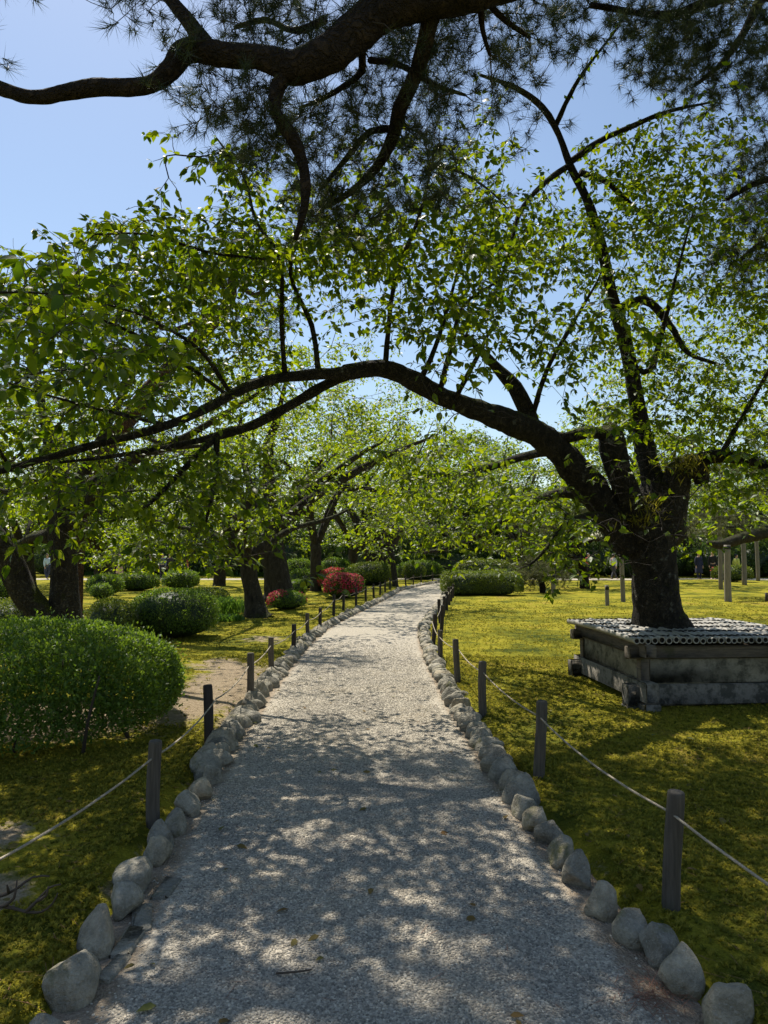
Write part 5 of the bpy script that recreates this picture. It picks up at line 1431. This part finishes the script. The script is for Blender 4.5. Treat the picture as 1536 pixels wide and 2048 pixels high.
# ------------------------------------------------------------------ visitors
def person(label, px, d, h, top, legs, hair, yaw, seed, skirt=False, bag=None, coat=False):
    rr = np.random.default_rng(seed); x = (px - CX) / FPX * d; z = -.012
    t = thing('person', label, 'person', (x, d, z), 'visitors walking in the garden')
    k_ = h / 1.7; st = rr.uniform(.06, .16)
    J = {'pel': (0, 0, .93), 'spi': (0, .01, 1.12), 'che': (0, .0, 1.30), 'nec': (0, -.01, 1.45), 'hd0': (0, -.02, 1.54), 'hd1': (0, -.02, 1.63), 'hd2': (0, -.01, 1.69)}
    for s_, n_ in ((-1, 'l'), (1, 'r')):
        f = st * s_
        J.update({n_ + 'hip': (.09 * s_, 0, .88), n_ + 'kne': (.10 * s_, -.5 * f - .02, .49), n_ + 'ank': (.10 * s_, f, .09), n_ + 'toe': (.11 * s_, f - .17, .03),
                  n_ + 'sho': (.17 * s_, .0, 1.38), n_ + 'elb': (.22 * s_, .04 + .2 * f, 1.11), n_ + 'wri': (.20 * s_, -.06 - .5 * f, .87), n_ + 'han': (.195 * s_, -.09 - .5 * f, .78), n_ + 'fin': (.19 * s_, -.10 - .5 * f, .71)})
    RAD = {'pel': .14, 'spi': .125, 'che': .145, 'nec': .055, 'hd0': .075, 'hd1': .10, 'hd2': .075, 'hip': .095, 'kne': .06, 'ank': .043, 'toe': .035, 'sho': .068, 'elb': .046, 'wri': .03, 'han': .038, 'fin': .014}
    E = [('pel', 'spi'), ('spi', 'che'), ('che', 'nec'), ('nec', 'hd0'), ('hd0', 'hd1'), ('hd1', 'hd2')]
    for n_ in 'lr': E += [('pel', n_ + 'hip'), (n_ + 'hip', n_ + 'kne'), (n_ + 'kne', n_ + 'ank'), (n_ + 'ank', n_ + 'toe'), ('che', n_ + 'sho'), (n_ + 'sho', n_ + 'elb'), (n_ + 'elb', n_ + 'wri'), (n_ + 'wri', n_ + 'han'), (n_ + 'han', n_ + 'fin')]
    def skin(name, edges, root, grow_, m):
        names = list(dict.fromkeys([a for e in edges for a in e])); me = bpy.data.meshes.new(name)
        c, s2 = math.cos(yaw), math.sin(yaw)
        co = [((J[a][0] * c - J[a][1] * s2) * k_, (J[a][0] * s2 + J[a][1] * c) * k_, J[a][2] * k_) for a in names]
        me.from_pydata(co, [(names.index(a), names.index(b)) for a, b in edges], [])
        o = bpy.data.objects.new(name, me); COL.objects.link(o); o.parent = t
        me.skin_vertices or me.attributes
        md = o.modifiers.new('skin', 'SKIN'); md.use_smooth_shade = True
        if not len(me.skin_vertices):
            import bmesh
            bm = bmesh.new(); bm.from_mesh(me); bm.verts.layers.skin.verify(); bm.to_mesh(me); bm.free()
        for i, a in enumerate(names):
            r = RAD.get(a, RAD.get(a[1:], .05)) * k_ + grow_
            dt = me.skin_vertices[0].data[i]; dt.radius = (r, r * (.8 if a in ('pel', 'spi', 'che') else 1)); dt.use_root = a == root
        o.modifiers.new('smooth', 'SUBSURF').render_levels = 2
        me.materials.append(m); return o
    skin('body', E, 'pel', 0, M_SKIN)
    arms = [e for e in E if e[0][1:] in ('sho', 'elb') or e[1][1:] == 'sho']
    arms = [e for e in arms if e[1][1:] != 'han']
    skin('top', [('pel', 'spi'), ('spi', 'che')] + arms, 'pel', .02, m_cloth(top))
    if skirt or coat:
        zt = (1.0 if skirt else 1.2) * k_; mb = MB(); mb.tube(np.array([(x, d, z + .45 * k_), (x, d, z + .7 * k_), (x, d, z + zt)]), np.array([.25, .21, .15]) * k_, 16, False, .06, seed % 3); mb.build('skirt', m_cloth(legs if skirt else top), t, True)
    if not skirt:
        skin('trousers', [('pel', 'lhip'), ('lhip', 'lkne'), ('lkne', 'lank'), ('pel', 'rhip'), ('rhip', 'rkne'), ('rkne', 'rank')], 'pel', .016, m_cloth(legs))
    V, T = ICO2; q = V * (1 + .05 * sn(V, 3, seed % 4))[:, None] * np.array((.108, .118, .125)) * k_
    c, s2 = math.cos(yaw), math.sin(yaw); keep = V[:, 2] - V[:, 1] * -.9 > -.25
    q = np.c_[q[:, 0] * c - (q[:, 1] + .02) * s2, q[:, 0] * s2 + (q[:, 1] + .02) * c, q[:, 2]] + np.array((x, d, z + 1.625 * k_))
    Tk = T[keep[T].all(1)]; mb = MB(); mb.add(q, Tk); mb.build('hair', m_plain('hair', hair, .6), t, True)
    if bag is not None:
        mb = MB(); mb.box((x - math.sin(yaw) * .19 * k_, d + math.cos(yaw) * .19 * k_, z + 1.17 * k_), (.13, .07, .18), yaw, .006, rr); mb.build('backpack', m_cloth(bag), t)
M_SKIN = m_plain('skin', (0.50, 0.31, 0.22), .6, .08)
BLK, HB = (.012, .012, .014), (.015, .011, .009)
person('visitor in a light blue top beside the mossy twin trunk', 96, 47, 1.66, (.45, .58, .68), (.03, .04, .07), HB, 1.2, 1)
person('visitor all in black walking behind the one in white', 231, 47.6, 1.68, BLK, BLK, HB, 1.5, 2, bag=(.02, .02, .02))
person('visitor in a white jacket and beige skirt at left', 241, 46.6, 1.62, (.72, .71, .68), (.52, .36, .24), HB, 1.7, 3, skirt=True)
person('visitor in a beige top and grey trousers half hidden by leaves', 277, 47, 1.6, (.55, .48, .40), (.16, .18, .22), HB, .6, 4)
person('visitor in a loose white shirt with a dark bag', 302, 47.2, 1.62, (.70, .68, .63), (.35, .27, .20), HB, 1.3, 5, bag=BLK)
person('visitor in a blue grey shirt and dark trousers', 326, 47.4, 1.68, (.17, .20, .27), (.02, .022, .03), HB, .2, 6)
person('visitor in plain dark clothes next to the blue grey shirt', 341, 47.8, 1.66, (.03, .03, .035), BLK, HB, -.2, 7)
person('visitor in a rust red top standing under the leaves', 373, 48.2, 1.72, (.34, .07, .045), (.02, .02, .022), HB, 2.4, 8)
person('visitor in a red jacket and black trousers left of the cherry trunk', 1176, 48, 1.7, (.45, .04, .04), BLK, HB, .5, 9)
person('visitor in a pale jacket left of the cherry trunk', 1226, 47.5, 1.66, (.60, .62, .66), (.05, .05, .06), HB, 2.2, 10)
person('visitor in a navy coat right of the cherry trunk', 1396, 46.5, 1.76, (.015, .018, .05), (.012, .014, .035), HB, .1, 11, coat=True)
person('taller visitor in black nearest the thick prop', 1424, 46.4, 1.82, BLK, BLK, HB, -.4, 12)
person('visitor in a lime yellow jacket between the right props', 1471, 46.2, 1.64, (.52, .55, .12), BLK, HB, 1.9, 13)

# ------------------------------------------------------------------ litter
rr = np.random.default_rng(91)
def ground_hit(px, py, z=.06):
    d = (CAMZ - z) * FPX / (py - 1110); return np.array(((px - CX) / FPX * d, d, z))
t = thing('fallen_branch', 'dead forked branch lying on the moss at the left edge', 'fallen branch', ground_hit(60, 1775))
mb = MB()
g = lambda px, py, z: ground_hit(px, py, z)
for pl in ([(-40, 1800, .08), (30, 1790, .10), (75, 1800, .09), (105, 1800, .10), (125, 1785, .14), (135, 1765, .19)], [(75, 1800, .09), (95, 1780, .14), (118, 1755, .2), (140, 1748, .22)], [(30, 1790, .1), (50, 1775, .15), (55, 1740, .22)], [(95, 1780, .14), (112, 1770, .18), (116, 1752, .22)],
           [(-30, 1780, .08), (40, 1765, .14), (85, 1735, .2), (118, 1733, .2)], [(40, 1765, .14), (36, 1750, .2)], [(10, 1795, .08), (8, 1820, .07), (18, 1838, .06)]):
    p = np.array([g(*a) for a in pl]); p[:, 2] = [a[2] for a in pl]; p = catmull(np.c_[p, np.linspace(.009, .003, len(p))], .03); mb.tube(p[:, :3], p[:, 3], 5, True, .1)
mb.build('twigs', M['twig_dead'], t, True)
# fallen needles, dead leaves and sticks
n = 2600; B, D = [], []
for _ in range(n):
    if rr.random() < .06: p = g(1285 + rr.normal(0, 36), 1952 + rr.normal(0, 18), .012); p[2] = .014
    else:
        y = 2.2 + 8 * rr.random() ** 1.6; x = rr.uniform(-3.4, 4.2); z = float(ground_z(x, y)) + .012 if abs(path_off(x, y)) > 1.1 else .018; p = np.array((x, y, z))
        if abs(path_off(x, y)) < 1.0 and rr.random() < .8: continue
    B.append(p); a = rr.uniform(0, 6.28); D.append((math.cos(a), math.sin(a), rr.normal(0, .12)))
B, D = np.array(B), np.array(D); w = nrm(np.cross(D, (0, 0, 1))) * .0011; L_ = rr.uniform(.04, .10, (len(B), 1))
V = np.stack([B - w, B + w, B + D * L_ + w * .5, B + D * L_ - w * .5], 1).reshape(-1, 3)
mb = MB(); mb.add(V, None, np.arange(len(V)).reshape(-1, 4)); o = mb.build('fallen_needles', M['needle_dead'], None, kind='stuff'); o['label'] = 'brown pine needles scattered over moss and path edge'
t = thing('dropped_stick', 'thin dark stick lying on the near gravel', 'stick', ground_hit(595, 1912, .02))
p = catmull(np.array([(*ground_hit(560, 1915, .022), .004), (*ground_hit(600, 1912, .026), .004), (*ground_hit(628, 1908, .02), .003)]), .03)
mb = MB(); mb.tube(p[:, :3], p[:, 3], 5); mb.build('stick_wood', M['twig_dead'], t, True)

# a few fallen cherry leaves
rr = np.random.default_rng(17); n = 150
y = 2.3 + 7 * rr.random(n) ** 1.4; x = rr.uniform(-3, 3.6, n); a = rr.uniform(0, 6.28, n)
z = np.where(np.abs(path_off(x, y)) > 1.12, ground_z(x, y) + .016, .022)
o = leaf_mesh('fallen_leaves', np.c_[x, y, z], np.c_[np.cos(a), np.sin(a), rr.normal(0, .15, n)], np.c_[rr.normal(0, .3, (n, 2)), np.ones(n)], rr.uniform(.03, .07, n), (LEAF8_V, LEAF8_T), m_leaf('dry_leaf', (.16, .09, .03), (.12, .13, .03), (.2, .12, .03), (.2, .2, .04), .2, .7, .2), None)
o['label'] = 'small fallen leaves lying on the moss and gravel'
